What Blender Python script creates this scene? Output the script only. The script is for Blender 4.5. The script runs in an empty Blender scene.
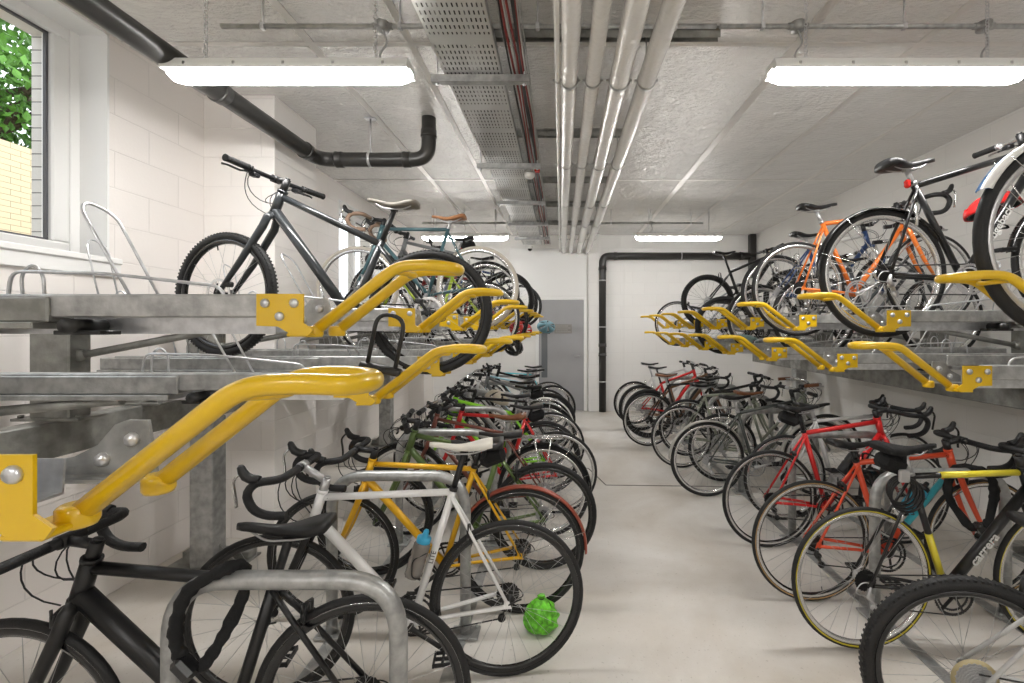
import bpy, math, random
from mathutils import Vector, Matrix, Euler
random.seed(7)
SC = bpy.context.scene
COL = SC.collection
PI = math.pi
F, CX, CY, CZ = 450.0, 561.0, 327.0, 1.55

# ------------------------------------------------------------------ materials
MATS = {}
def _nt(name):
    m = bpy.data.materials.new(name); m.use_nodes = True
    nt = m.node_tree; b = nt.nodes['Principled BSDF']
    return m, nt, b
def mat(name, col, rough=.5, metal=0.0, spec=.5, noise=0.0, nscale=30, bump=0.0, bscale=60, coat=0.0, trans=0.0, emit=0.0):
    if name in MATS: return MATS[name]
    m, nt, b = _nt(name)
    b.inputs['Base Color'].default_value = (*col, 1)
    b.inputs['Roughness'].default_value = rough
    b.inputs['Metallic'].default_value = metal
    b.inputs['Specular IOR Level'].default_value = spec
    b.inputs['Coat Weight'].default_value = coat
    b.inputs['Transmission Weight'].default_value = trans
    if emit:
        b.inputs['Emission Color'].default_value = (1, .98, .95, 1)
        b.inputs['Emission Strength'].default_value = emit
    tc = nt.nodes.new('ShaderNodeTexCoord')
    if noise:
        n = nt.nodes.new('ShaderNodeTexNoise'); n.inputs['Scale'].default_value = nscale; n.inputs['Detail'].default_value = 5
        nt.links.new(tc.outputs['Object'], n.inputs['Vector'])
        r = nt.nodes.new('ShaderNodeValToRGB')
        r.color_ramp.elements[0].position = .35; r.color_ramp.elements[1].position = .68
        r.color_ramp.elements[0].color = (*[c*(1-noise) for c in col], 1)
        r.color_ramp.elements[1].color = (*[min(1, c*(1+noise*.6)) for c in col], 1)
        nt.links.new(n.outputs['Fac'], r.inputs['Fac']); nt.links.new(r.outputs['Color'], b.inputs['Base Color'])
    if bump:
        n2 = nt.nodes.new('ShaderNodeTexNoise'); n2.inputs['Scale'].default_value = bscale; n2.inputs['Detail'].default_value = 4
        nt.links.new(tc.outputs['Object'], n2.inputs['Vector'])
        bp = nt.nodes.new('ShaderNodeBump'); bp.inputs['Strength'].default_value = bump; bp.inputs['Distance'].default_value = .01
        nt.links.new(n2.outputs['Fac'], bp.inputs['Height']); nt.links.new(bp.outputs['Normal'], b.inputs['Normal'])
    MATS[name] = m
    return m
def paint(col, metal=.15, rough=.28):
    k = 'paint_%d_%d_%d' % tuple(int(c*255) for c in col)
    return mat(k, col, rough, metal, coat=.35)

GALV = mat('galvanised_steel', (.43, .435, .43), .38, .6, noise=.28, nscale=22, bump=.12, bscale=90)
GALVD = mat('weathered_galvanised', (.31, .31, .29), .45, .5, noise=.3, nscale=14, bump=.15, bscale=70)
ZINC = mat('bright_zinc', (.66, .67, .69), .3, .8, noise=.15, nscale=40)
YEL = mat('yellow_powder_coat', (.72, .46, .006), .28, 0, coat=.4)
BLK = mat('black_rubber', (.007, .007, .0075), .6, 0, bump=.25, bscale=260)
BLKP = mat('black_plastic', (.009, .009, .010), .4)
BLKG = mat('black_gloss', (.006, .006, .007), .22, .0, coat=.3)
TAPE = mat('bar_tape', (.008, .008, .009), .6, bump=.3, bscale=120)
SIL = mat('polished_alloy', (.72, .72, .72), .22, .95)
SILM = mat('satin_alloy', (.55, .55, .56), .38, .85)
DARKM = mat('dark_steel', (.045, .045, .045), .36, .7)
SPOKE = mat('spoke_steel', (.50, .50, .50), .3, .9)
SPOKEB = mat('spoke_black', (.05, .05, .05), .4, .5)
TAN = mat('tan_sidewall', (.40, .25, .10), .7)
CREAM = mat('cream_rubber', (.48, .44, .38), .7)
LEATHER = mat('brown_leather', (.20, .075, .03), .4, bump=.1)
WHITEP = mat('white_plastic', (.82, .82, .80), .35)
REDL = mat('red_lens', (.75, .02, .015), .2, coat=.5)
PIPEB = mat('dark_grey_pipe', (.030, .029, .027), .33, 0, spec=.55)
CLOTH = mat('black_fabric', (.006, .006, .0065), .85, bump=.3, bscale=150)

def foil_mat():
    m, nt, b = _nt('foil_ceiling')
    tc = nt.nodes.new('ShaderNodeTexCoord')
    n1 = nt.nodes.new('ShaderNodeTexNoise'); n1.inputs['Scale'].default_value = .55; n1.inputs['Detail'].default_value = 3
    nt.links.new(tc.outputs['Object'], n1.inputs['Vector'])
    sep = nt.nodes.new('ShaderNodeSeparateXYZ'); nt.links.new(tc.outputs['Object'], sep.inputs[0])
    mr = nt.nodes.new('ShaderNodeMapRange'); mr.inputs[1].default_value = 2.2; mr.inputs[2].default_value = -.6
    nt.links.new(sep.outputs['X'], mr.inputs[0])
    mul = nt.nodes.new('ShaderNodeMath'); mul.operation = 'MULTIPLY'; nt.links.new(mr.outputs[0], mul.inputs[0]); nt.links.new(n1.outputs['Fac'], mul.inputs[1])
    rr = nt.nodes.new('ShaderNodeMapRange'); rr.inputs[1].default_value = 0; rr.inputs[2].default_value = .6; rr.inputs[3].default_value = .04; rr.inputs[4].default_value = .62
    nt.links.new(mul.outputs[0], rr.inputs[0]); nt.links.new(rr.outputs[0], b.inputs['Metallic'])
    b.inputs['Base Color'].default_value = (.93, .92, .90, 1); b.inputs['Roughness'].default_value = .23
    # crinkled foil, stretched along the room
    mp = nt.nodes.new('ShaderNodeMapping'); mp.inputs['Scale'].default_value = (14, 30, 14)
    nt.links.new(tc.outputs['Object'], mp.inputs['Vector'])
    n2 = nt.nodes.new('ShaderNodeTexNoise'); n2.inputs['Scale'].default_value = 1.6; n2.inputs['Detail'].default_value = 6; n2.inputs['Roughness'].default_value = .65
    nt.links.new(mp.outputs[0], n2.inputs['Vector'])
    n3 = nt.nodes.new('ShaderNodeTexNoise'); n3.inputs['Scale'].default_value = 5; n3.inputs['Detail'].default_value = 3
    nt.links.new(tc.outputs['Object'], n3.inputs['Vector'])
    ad = nt.nodes.new('ShaderNodeMath'); ad.operation = 'MULTIPLY_ADD'; ad.inputs[1].default_value = 2.2
    nt.links.new(n3.outputs['Fac'], ad.inputs[0]); nt.links.new(n2.outputs['Fac'], ad.inputs[2])
    bp = nt.nodes.new('ShaderNodeBump'); bp.inputs['Strength'].default_value = .9; bp.inputs['Distance'].default_value = .028
    nt.links.new(ad.outputs[0], bp.inputs['Height']); nt.links.new(bp.outputs['Normal'], b.inputs['Normal'])
    return m
def block_mat(name, col, mort=.9, ax='YZ', bw=.44, bh=.215, bump=.5):
    m, nt, b = _nt(name)
    tc = nt.nodes.new('ShaderNodeTexCoord'); sep = nt.nodes.new('ShaderNodeSeparateXYZ'); cb = nt.nodes.new('ShaderNodeCombineXYZ')
    nt.links.new(tc.outputs['Object'], sep.inputs[0])
    nt.links.new(sep.outputs[ax[0]], cb.inputs[0]); nt.links.new(sep.outputs[ax[1]], cb.inputs[1])
    br = nt.nodes.new('ShaderNodeTexBrick'); br.inputs['Scale'].default_value = 1
    br.inputs['Brick Width'].default_value = bw; br.inputs['Row Height'].default_value = bh
    br.inputs['Mortar Size'].default_value = .004; br.inputs['Mortar Smooth'].default_value = .6
    br.inputs['Color1'].default_value = (*col, 1); br.inputs['Color2'].default_value = (*[c*.975 for c in col], 1)
    br.inputs['Mortar'].default_value = (*[c*mort for c in col], 1)
    nt.links.new(cb.outputs[0], br.inputs['Vector']); nt.links.new(br.outputs['Color'], b.inputs['Base Color'])
    n = nt.nodes.new('ShaderNodeTexNoise'); n.inputs['Scale'].default_value = 55; n.inputs['Detail'].default_value = 4
    nt.links.new(tc.outputs['Object'], n.inputs['Vector'])
    ma = nt.nodes.new('ShaderNodeMath'); ma.operation = 'MULTIPLY_ADD'; ma.inputs[1].default_value = -1.0
    m2 = nt.nodes.new('ShaderNodeMath'); m2.operation = 'MULTIPLY'; m2.inputs[1].default_value = .25
    nt.links.new(n.outputs['Fac'], m2.inputs[0]); nt.links.new(br.outputs['Fac'], ma.inputs[0]); nt.links.new(m2.outputs[0], ma.inputs[2])
    bp = nt.nodes.new('ShaderNodeBump'); bp.inputs['Strength'].default_value = bump; bp.inputs['Distance'].default_value = .006
    nt.links.new(ma.outputs[0], bp.inputs['Height']); nt.links.new(bp.outputs['Normal'], b.inputs['Normal'])
    b.inputs['Roughness'].default_value = .62
    return m
def floor_mat():
    m, nt, b = _nt('painted_concrete_floor')
    tc = nt.nodes.new('ShaderNodeTexCoord')
    n = nt.nodes.new('ShaderNodeTexNoise'); n.inputs['Scale'].default_value = .9; n.inputs['Detail'].default_value = 8; n.inputs['Roughness'].default_value = .6; n.inputs['Distortion'].default_value = .4
    nt.links.new(tc.outputs['Object'], n.inputs['Vector'])
    r = nt.nodes.new('ShaderNodeValToRGB'); e = r.color_ramp.elements
    e[0].position = .3; e[0].color = (.50, .45, .385, 1); e[1].position = .60; e[1].color = (.70, .675, .64, 1)
    nt.links.new(n.outputs['Fac'], r.inputs['Fac'])
    n2 = nt.nodes.new('ShaderNodeTexNoise'); n2.inputs['Scale'].default_value = 60; n2.inputs['Detail'].default_value = 3
    nt.links.new(tc.outputs['Object'], n2.inputs['Vector'])
    r2 = nt.nodes.new('ShaderNodeValToRGB'); r2.color_ramp.elements[0].position = .26; r2.color_ramp.elements[0].color = (.55, .52, .48, 1); r2.color_ramp.elements[1].position = .36; r2.color_ramp.elements[1].color = (1, 1, 1, 1)
    nt.links.new(n2.outputs['Fac'], r2.inputs['Fac'])
    mx = nt.nodes.new('ShaderNodeMixRGB'); mx.blend_type = 'MULTIPLY'; mx.inputs['Fac'].default_value = .6
    nt.links.new(r.outputs['Color'], mx.inputs['Color1']); nt.links.new(r2.outputs['Color'], mx.inputs['Color2'])
    nt.links.new(mx.outputs['Color'], b.inputs['Base Color'])
    b.inputs['Roughness'].default_value = .38
    bp = nt.nodes.new('ShaderNodeBump'); bp.inputs['Strength'].default_value = .12; bp.inputs['Distance'].default_value = .004
    nt.links.new(n2.outputs['Fac'], bp.inputs['Height']); nt.links.new(bp.outputs['Normal'], b.inputs['Normal'])
    return m
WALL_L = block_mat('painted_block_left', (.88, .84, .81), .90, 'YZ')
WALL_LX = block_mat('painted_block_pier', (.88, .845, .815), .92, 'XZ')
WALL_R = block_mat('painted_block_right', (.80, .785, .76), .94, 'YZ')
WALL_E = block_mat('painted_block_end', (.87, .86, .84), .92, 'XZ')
FLOOR = floor_mat(); FOIL = foil_mat()
TAPEW = mat('ceiling_foil_tape', (.74, .72, .69), .35, .25, bump=.4, bscale=40)
JOINT = mat('floor_joint', (.13, .12, .11), .9)
WPAINT = mat('white_gloss_paint', (.88, .88, .87), .35)
GDOOR = mat('grey_door_paint', (.36, .36, .37), .45, noise=.05, nscale=3)

# ------------------------------------------------------------------ mesh builder
class MB:
    def __init__(s): s.v = []; s.f = []; s.m = []; s.sm = []
    def add(s, vs, fs, mi=0, smooth=True):
        o = len(s.v); s.v += [tuple(v) for v in vs]
        for f in fs: s.f.append([i+o for i in f]); s.m.append(mi); s.sm.append(smooth)
        return s
    def tube(s, path, r, n=8, mi=0, cap=True, closed=False, sx=1.0, up=None):
        P = [Vector(p) for p in path]; N = len(P)
        rs = r if isinstance(r, (list, tuple)) else [r]*N
        T = []
        for i in range(N):
            if closed: t = P[(i+1) % N]-P[i-1]
            else: t = P[min(i+1, N-1)]-P[max(i-1, 0)]
            if t.length < 1e-9: t = Vector((0, 0, 1))
            T.append(t.normalized())
        a = Vector(up) if up else (Vector((0, 1, 0)) if abs(T[0].y) < .9 else Vector((0, 0, 1)))
        nrm = (a-T[0]*a.dot(T[0])).normalized()
        vs = []
        for i in range(N):
            nrm = (nrm-T[i]*nrm.dot(T[i]))
            nrm = nrm.normalized() if nrm.length > 1e-6 else T[i].orthogonal().normalized()
            b = T[i].cross(nrm)
            for k in range(n):
                an = 2*PI*k/n
                vs.append(P[i]+nrm*(math.cos(an)*rs[i]*sx)+b*(math.sin(an)*rs[i]))
        fs = []
        for i in range(N if closed else N-1):
            j = (i+1) % N
            for k in range(n):
                k2 = (k+1) % n
                fs.append((i*n+k, i*n+k2, j*n+k2, j*n+k))
        s.add(vs, fs, mi)
        if cap and not closed:
            o = len(s.v)-len(vs)
            s.f.append([o+k for k in range(n)][::-1]); s.m.append(mi); s.sm.append(False)
            s.f.append([o+(N-1)*n+k for k in range(n)]); s.m.append(mi); s.sm.append(False)
        return s
    def box(s, c, d, mi=0, M=None, ch=0.0):
        x, y, z = d[0]/2, d[1]/2, d[2]/2
        c = Vector(c); M = M or Matrix.Identity(3)
        if ch <= 0:
            vs = [c+M @ Vector((a*x, b*y, e*z)) for a in (-1, 1) for b in (-1, 1) for e in (-1, 1)]
            s.add(vs, [(0, 1, 3, 2), (4, 6, 7, 5), (0, 4, 5, 1), (2, 3, 7, 6), (0, 2, 6, 4), (1, 5, 7, 3)], mi, False)
            return s
        ch = min(ch, x*.9, y*.9, z*.9)
        vs = []; idx = {}
        for a in (-1, 1):
            for b in (-1, 1):
                for e in (-1, 1):
                    for ax in range(3):
                        q = [a*(x-ch), b*(y-ch), e*(z-ch)]
                        q[ax] = (a*x, b*y, e*z)[ax]
                        idx[(a, b, e, ax)] = len(vs); vs.append(c+M @ Vector(q))
        fs = []
        for ax in range(3):
            for sg in (-1, 1):
                o1, o2 = (ax+1) % 3, (ax+2) % 3; q = []
                for u, w in ((-1, -1), (1, -1), (1, 1), (-1, 1)):
                    k = [0, 0, 0]; k[ax] = sg; k[o1] = u; k[o2] = w; q.append(idx[(*k, ax)])
                fs.append(q if sg > 0 else q[::-1])
        for ax in range(3):
            o1, o2 = (ax+1) % 3, (ax+2) % 3
            for u in (-1, 1):
                for w in (-1, 1):
                    q = []
                    for sg, oo in ((-1, o1), (1, o1), (1, o2), (-1, o2)):
                        k = [0, 0, 0]; k[ax] = sg; k[o1] = u; k[o2] = w; q.append(idx[(*k, oo)])
                    fs.append(q if u*w < 0 else q[::-1])
        for a in (-1, 1):
            for b in (-1, 1):
                for e in (-1, 1):
                    q = [idx[(a, b, e, k)] for k in range(3)]
                    fs.append(q if a*b*e > 0 else q[::-1])
        s.add(vs, fs, mi, False); return s
    def bar(s, p, q, w, h, mi=0, ch=0.0, up=(0, 0, 1)):
        p, q = Vector(p), Vector(q); d = q-p; L = d.length; x = d.normalized()
        u = Vector(up); y = u.cross(x)
        if y.length < 1e-4: y = Vector((0, 1, 0)).cross(x)
        y.normalize(); z = x.cross(y)
        return s.box((p+q)/2, (L, w, h), mi, Matrix((x, y, z)).transposed(), ch)
    def lathe(s, prof, c=(0, 0, 0), axis='y', n=24, mi=0, closed=False, a0=0, a1=2*PI, smooth=True):
        c = Vector(c); full = abs(a1-a0-2*PI) < 1e-6; m = n if full else n+1
        vs = []
        for i in range(m):
            a = a0+(a1-a0)*i/n; ca, sa = math.cos(a), math.sin(a)
            for r, h in prof:
                if axis == 'y': v = (r*ca, h, r*sa)
                elif axis == 'z': v = (r*ca, r*sa, h)
                else: v = (h, r*ca, r*sa)
                vs.append(c+Vector(v))
        k = len(prof); fs = []
        for i in range(m if full else n):
            j = (i+1) % m
            for q in range(k if closed else k-1):
                q2 = (q+1) % k
                fs.append((i*k+q, i*k+q2, j*k+q2, j*k+q))
        return s.add(vs, fs, mi, smooth)
    def torus(s, c, R, r, axis='y', n=48, k=10, mi=0, a0=0, a1=2*PI, el=1.0, mfun=None):
        prof = [(R+r*math.cos(2*PI*q/k), r*el*math.sin(2*PI*q/k)) for q in range(k)]
        s.lathe(prof, c, axis, n, mi, True, a0, a1)
        if mfun:
            cnt = n*k; base = len(s.m)-cnt
            for i in range(cnt): s.m[base+i] = mfun(i % k)
        return s
    def prism(s, pts, h0, h1, axis='y', mi=0):
        n = len(pts); vs = []
        for h in (h0, h1):
            for a, b in pts:
                vs.append({'y': (a, h, b), 'z': (a, b, h), 'x': (h, a, b)}[axis])
        fs = [tuple(range(n)), tuple(range(2*n-1, n-1, -1))]+[(i, i+n, (i+1) % n+n, (i+1) % n) for i in range(n)]
        return s.add(vs, fs, mi, False)
    def mesh(s, name, mats):
        me = bpy.data.meshes.new(name); me.from_pydata(s.v, [], s.f)
        for m in (mats if isinstance(mats, (list, tuple)) else [mats]): me.materials.append(m)
        me.polygons.foreach_set('material_index', s.m); me.polygons.foreach_set('use_smooth', s.sm)
        me.update()
        import bmesh
        bm = bmesh.new(); bm.from_mesh(me); bmesh.ops.recalc_face_normals(bm, faces=bm.faces); bm.to_mesh(me); bm.free()
        return me
    def build(s, name, mats, parent=None, loc=(0, 0, 0), rot=(0, 0, 0)):
        return link(name, s.mesh(name, mats), parent, loc, rot)
def link(name, me, parent=None, loc=(0, 0, 0), rot=(0, 0, 0)):
    o = bpy.data.objects.new(name, me); COL.objects.link(o)
    o.location = loc; o.rotation_euler = rot
    if parent: o.parent = parent
    return o
def tag(o, label=None, cat=None, group=None, kind=None):
    if label: o['label'] = label
    if cat: o['category'] = cat
    if group: o['group'] = group
    if kind: o['kind'] = kind
    return o
def empty(name, loc=(0, 0, 0), rot=(0, 0, 0)):
    o = bpy.data.objects.new(name, None); COL.objects.link(o); o.location = loc; o.rotation_euler = rot
    o.empty_display_size = .1
    return o
def fil(pts, r=.05, k=5, closed=False):
    P = [Vector(p) for p in pts]; n = len(P); out = []
    for i in range(n):
        if not closed and i in (0, n-1): out.append(P[i]); continue
        a, b, c = P[i-1], P[i], P[(i+1) % n]
        u, w = a-b, c-b; rr = min(r, u.length*.48, w.length*.48)
        p0 = b+u.normalized()*rr; p1 = b+w.normalized()*rr
        for j in range(k+1):
            t = j/k; out.append(p0*(1-t)**2+b*2*t*(1-t)+p1*t*t)
    return out
def lerp(a, b, t): return tuple(a[i]+(b[i]-a[i])*t for i in range(len(a)))
def ordn(i):
    return ['nearest', 'second nearest', 'third nearest', 'fourth nearest', 'fifth nearest', 'sixth nearest', 'seventh nearest', 'eighth nearest', 'ninth nearest', 'tenth nearest'][i]
def text_mesh(s, size, ext=.0005, bold=.0):
    cu = bpy.data.curves.new('lettering', 'FONT'); cu.body = s; cu.size = size; cu.extrude = ext; cu.offset = bold
    cu.align_x = 'CENTER'; cu.align_y = 'CENTER'; cu.resolution_u = 3
    t = bpy.data.objects.new('tmp', cu); COL.objects.link(t)
    dg = bpy.context.evaluated_depsgraph_get(); dg.update()
    me = bpy.data.meshes.new_from_object(t.evaluated_get(dg))
    bpy.data.objects.remove(t); bpy.data.curves.remove(cu)
    return me
def lettering(parent, s, size, c, xd, nrm, m, bold=.0):
    me = text_mesh(s, size, .0005, bold); me.materials.clear(); me.materials.append(m)
    x = Vector(xd).normalized(); z = Vector(nrm).normalized(); y = z.cross(x)
    M = Matrix((x, y, z)).transposed().to_4x4(); M.translation = Vector(c)
    o = link('lettering', me, parent); o.matrix_local = M
    return o

# ------------------------------------------------------------------ bicycles
WR = .342
WC = {}
def wheel_meshes(tr, rim, depth, tyre, sp, rear, disc, ns=28):
    key = (tr, rim.name, depth, tyre, sp.name, rear, disc)
    if key in WC: return WC[key]
    d = {}
    t = MB()
    K = 12
    if tyre in ('tan', 'yellowline'):
        t.torus((0, 0, 0), WR-tr, tr, 'y', 56, K, mfun=lambda q: 1 if q in (3, 8) or (tyre == 'tan' and q in (3, 8)) else 0)
        tm = [BLK, TAN if tyre == 'tan' else mat('yellow_rim_line', (.50, .42, .02), .5)]
    else:
        t.torus((0, 0, 0), WR-tr, tr, 'y', 56, K)
        tm = [CREAM if tyre == 'cream' else BLK]
        if tr > .02:      # tread blocks
            for i in range(100):
                a = 2*PI*i/100
                for yy in (-.5, .5):
                    aa = a+(PI/100 if yy > 0 else 0)
                    c = Vector((math.cos(aa)*(WR-.0064), yy*tr, math.sin(aa)*(WR-.0064)))
                    M = Matrix.Rotation(-aa, 3, 'Y')
                    t.box(c, (.008, tr*.6, .009), 0, M)
    d['tyre'] = t.mesh('tyre', tm)
    rb = WR-2*tr+.004; w = max(.009, tr*.72)
    r = MB().lathe([(rb, -w), (rb+.002, -w*.8), (rb-.003, -w*.5), (rb-.003, w*.5), (rb+.002, w*.8), (rb, w), (rb-depth*.6, w*.95), (rb-depth, w*.45), (rb-depth, -w*.45), (rb-depth*.6, -w*.95)], n=56, closed=True)
    r.box((0, 0, rb-depth-.012), (.004, .004, .03))
    if rim is BLKG and tr < .022:
        for i in range(56*10):
            if i % 10 in (4, 9): r.m[i] = 1
        for i in range(56*10):
            pass
    d['wheel'] = r.mesh('wheel', [rim, SIL])
    s = MB(); ri = rb-depth+.001
    fr = .024 if (disc or rear) else .019; fy = .026 if rear else .032
    for i in range(ns):
        a = 2*PI*i/ns; sd = -1 if i % 2 else 1
        off = (1 if (i//2) % 2 else -1)*1.05
        p = (math.cos(a+off)*fr, sd*fy*(1 if sd > 0 or not rear else .55), math.sin(a+off)*fr)
        s.tube([p, (math.cos(a)*ri, sd*.003, math.sin(a)*ri)], .0011, 3, cap=False)
    d['spokes'] = s.mesh('spokes', sp)
    h = MB().lathe([(.004, -.062), (.006, -.062), (.006, -.04), (fr+.004, -fy-.002), (fr+.004, -fy+.002), (.012, -fy+.006), (.011, 0), (.012, fy-.006), (fr+.004, fy-.002), (fr+.004, fy+.002), (.009, fy+.006), (.006, .06), (.0, .06)], n=14)
    h.tube([(0, .062, 0), (-.03, .068, .03), (-.045, .07, .042)], .004, 5)
    d['hub'] = h.mesh('hub', SILM if rim is not BLKG else DARKM)
    if rear:
        c = MB()
        for q in range(7):
            R = .022+.0052*(6-q)*(1.25 if tr > .018 else 1); y = -.024-.0042*(6-q)*-1-.027
            y = -.026-.0040*q
            pr = []
            nt_ = 22
            for i in range(nt_*2):
                a = PI*i/nt_; rr = R if i % 2 else R*.93
                pr.append((rr*math.cos(a), rr*math.sin(a)))
            c.prism(pr, y-.0009, y+.0009)
        c.lathe([(0, -.055), (.012, -.055), (.015, -.052), (.015, -.022)], n=12)
        d['cassette'] = c.mesh('cassette', DARKM if tr < .018 else SILM)
    if disc:
        c = MB(); y = .040
        c.lathe([(.068, y-.001), (.082, y-.001), (.082, y+.001), (.068, y+.001)], n=30, closed=True, smooth=False)
        for i in range(6):
            a = PI*i/3; c.bar((math.cos(a)*.018, y, math.sin(a)*.018), (math.cos(a+.5)*.07, y, math.sin(a+.5)*.07), .002, .006, up=(0, 1, 0))
        d['brake_disc'] = c.mesh('brake_disc', SIL)
    WC[key] = d
    return d
SAD = {}
def saddle_mesh(kind, m, m2=None):
    key = (kind, m.name, m2.name if m2 else '')
    if key in SAD: return SAD[key]
    wid = {'race': .068, 'wide': .088, 'leather': .08}[kind]; b = MB()
    st = []
    N = 14
    for i in range(N+1):
        t = i/N; x = .15-.275*t
        hw = .016+(wid-.016)*(1/(1+math.exp(-(t-.66)*11)))*1.02
        if t > .9: hw *= 1-(t-.9)*2.2
        if i == 0: hw = .008
        z = .012*math.cos(t*2*PI)*.6+(.012*(t-.4) if t > .4 else 0)
        dr = .018+.022*(t if t < .8 else .8)*(1.3 if kind == 'wide' else .8)
        st.append((x, hw, z, dr))
    K = 10; vs = []
    for x, hw, z, dr in st:
        for k in range(K+1):
            a = PI*k/K; c = math.cos(a); s_ = math.sin(a)
            vs.append((x, hw*(abs(c)**.75)*(1 if c > 0 else -1), z-dr+dr*(s_**.45 if s_ > 0 else 0)))
        vs.append((x, -hw*.6, z-dr-.002)); vs.append((x, hw*.6, z-dr-.002))
    W = K+3; fs = []
    for i in range(N):
        for k in range(W):
            k2 = (k+1) % W; fs.append((i*W+k, i*W+k2, (i+1)*W+k2, (i+1)*W+k))
    fs.append(tuple(range(W))); fs.append(tuple(range(N*W+W-1, N*W-1, -1)))
    b.add(vs, fs, 0)
    for y in (-.022, .022):
        b.tube(fil([(.11, y*.4, -.015), (.06, y, -.046), (-.045, y, -.046), (-.10, y*1.6, -.025)], .03), .0035, 6, 1)
    if kind == 'leather':
        for y in (-.05, -.025, .025, .05): b.lathe([(0, .004), (.005, .003), (.006, 0)], (-.105, y, .012), 'z', 8, 1)
    SAD[key] = b.mesh('saddle', [m, m2 or SILM]); return SAD[key]

RIMS = {'black': BLKG, 'silver': SIL, 'grey': SILM}
def bike(label, rear, heading, col, style='road', zg=0.0, lean=0, pitch=0, tr=None, rim='black', rimd=.022, tyre='black', bars='drop',
         saddle='race', sadmat=None, sadz=.95, slope=0, mud=None, rack=False, susp=False, disc=False, group=None, fr=None, fa=None, htx=None, barz=0, sa=.306, acc_dt=False, crk=None, lev=None, mud_end=3.12, mud_front=True, mud_edge=None,
         accent=None, fork=None, bag=False, light=False, lod=0, step=False, crank=.9, steer=0, spb=None, tape=None, htz=None, stem=BLKP, gr=0, scz=None):
    col_m = col if hasattr(col, 'node_tree') else paint(col)
    fork_m = col_m if fork is None else (fork if hasattr(fork, 'node_tree') else paint(fork))
    if tr is None: tr = {'road': .0135, 'hybrid': .018, 'mtb': .026, 'city': .018}[style]
    if style == 'road': g = dict(sc=.79, ht=.85, hb=.725, htx=.375, fa=.58, ra=-.41, rd=.0175, rt=.0155)
    elif style == 'mtb': g = dict(sc=.70, ht=.90, hb=.79, htx=.375, fa=.63, ra=-.435, rd=.024, rt=.019)
    elif style == 'hybrid': g = dict(sc=.75, ht=.90, hb=.77, htx=.38, fa=.61, ra=-.43, rd=.0215, rt=.0175)
    else: g = dict(sc=.76, ht=.90, hb=.74, htx=.36, fa=.60, ra=-.43, rd=.0155, rt=.014)
    if fr: g['rd'], g['rt'] = fr
    if htz: g['hb'] += htz-g['ht']; g['ht'] = htz
    if scz: g['sc'] = scz
    g['sc'] -= slope
    if fa: g['fa'] = fa
    if htx: g['htx'] = htx
    mid = (g['ra']+g['fa'])/2
    X = lambda x: x-mid
    RA = (X(g['ra']), WR); FA = (X(g['fa']), WR); BB = (X(0), .278)
    def seat(z): return (X(-(z-.278)*sa), z)
    SCp = seat(g['sc']); HT = (X(g['htx']), g['ht']); HB = (X(g['htx']+(g['ht']-g['hb'])*.30), g['hb'])
    P = lambda p, y=0: (p[0], y, p[1])
    wb = g['fa']-g['ra']; h = math.radians(heading)
    if len(rear) == 2:
        cx = rear[0]+math.cos(h)*wb/2; cy = rear[1]+math.sin(h)*wb/2
    root = empty('bicycle', (cx, cy, zg+.0), (0, 0, 0))
    root.rotation_mode = 'XYZ'
    M = Matrix.Rotation(h, 3, 'Z') @ Matrix.Rotation(math.radians(-pitch), 3, 'Y') @ Matrix.Rotation(math.radians(lean), 3, 'X')
    root.rotation_euler = M.to_euler()
    if pitch: root.location.z += math.sin(math.radians(pitch))*wb/2
    tag(root, label, 'bicycle', group)
    # wheels
    rm = RIMS[rim]; sp = spb or (SPOKEB if rim == 'black' else SPOKE)
    for isr, A in ((True, RA), (False, FA)):
        wm = wheel_meshes(tr, rm, rimd, tyre, sp, isr, disc)
        w = link('wheel', wm['wheel'], root, P(A), (0, random.uniform(0, 6), 0 if isr else math.radians(steer)))
        for k, me in wm.items():
            if k != 'wheel': link(k, me, w)
    # frame
    f = MB(); rt, rd = g['rt'], g['rd']; n = 12 if lod == 0 else 8
    f.tube([P(BB), P(seat(g['sc']+.015))], rt*1.0, n)
    dt0 = lerp(HB, HT, .18); tt0 = lerp(HB, HT, .80)
    f.tube([P(BB), P(lerp(BB, dt0, .5)), P(dt0)], [rd*1.08, rd, rd], n, sx=.92)
    if step:
        f.tube([P(lerp(BB, SCp, .28)), P(lerp(lerp(BB, SCp, .28), tt0, .5), 0), P(tt0)], rt, n)
    elif accent and acc_dt:
        f.tube([P(SCp), P(tt0)], rt*.97, n)
        f.tube([P(lerp(BB, dt0, .25)), P(lerp(BB, dt0, .85))], rd*1.04, n, mi=1, sx=.94)
    elif accent:
        f.tube([P(SCp), P(lerp(SCp, tt0, .5)), P(tt0)], rt*.95, n, mi=0)
        f.tube([P(lerp(SCp, tt0, .25), 0), P(lerp(SCp, tt0, .95))], rt*1.02, n, mi=1, sx=1.04)
        f.tube([P(lerp(BB, SCp, .1)), P(lerp(BB, SCp, .5))], rt*1.06, n, mi=1)
    else:
        f.tube([P(SCp), P(lerp(SCp, tt0, .5)), P(tt0)], rt*.97, n)
    f.tube([P(HB), P(HT)], rt*1.28, n)
    f.tube([P(lerp(HB, HT, -.05)), P(lerp(HB, HT, .06))], rt*1.45, n); f.tube([P(lerp(HB, HT, .95)), P(lerp(HB, HT, 1.05))], rt*1.42, n)
    f.tube([P(BB, -.036), P(BB, .036)], .021, n)
    ssr = max(.0065, rt*.46); csr = max(.0085, rt*.58)
    sst = lerp(BB, SCp, .97)
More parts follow.
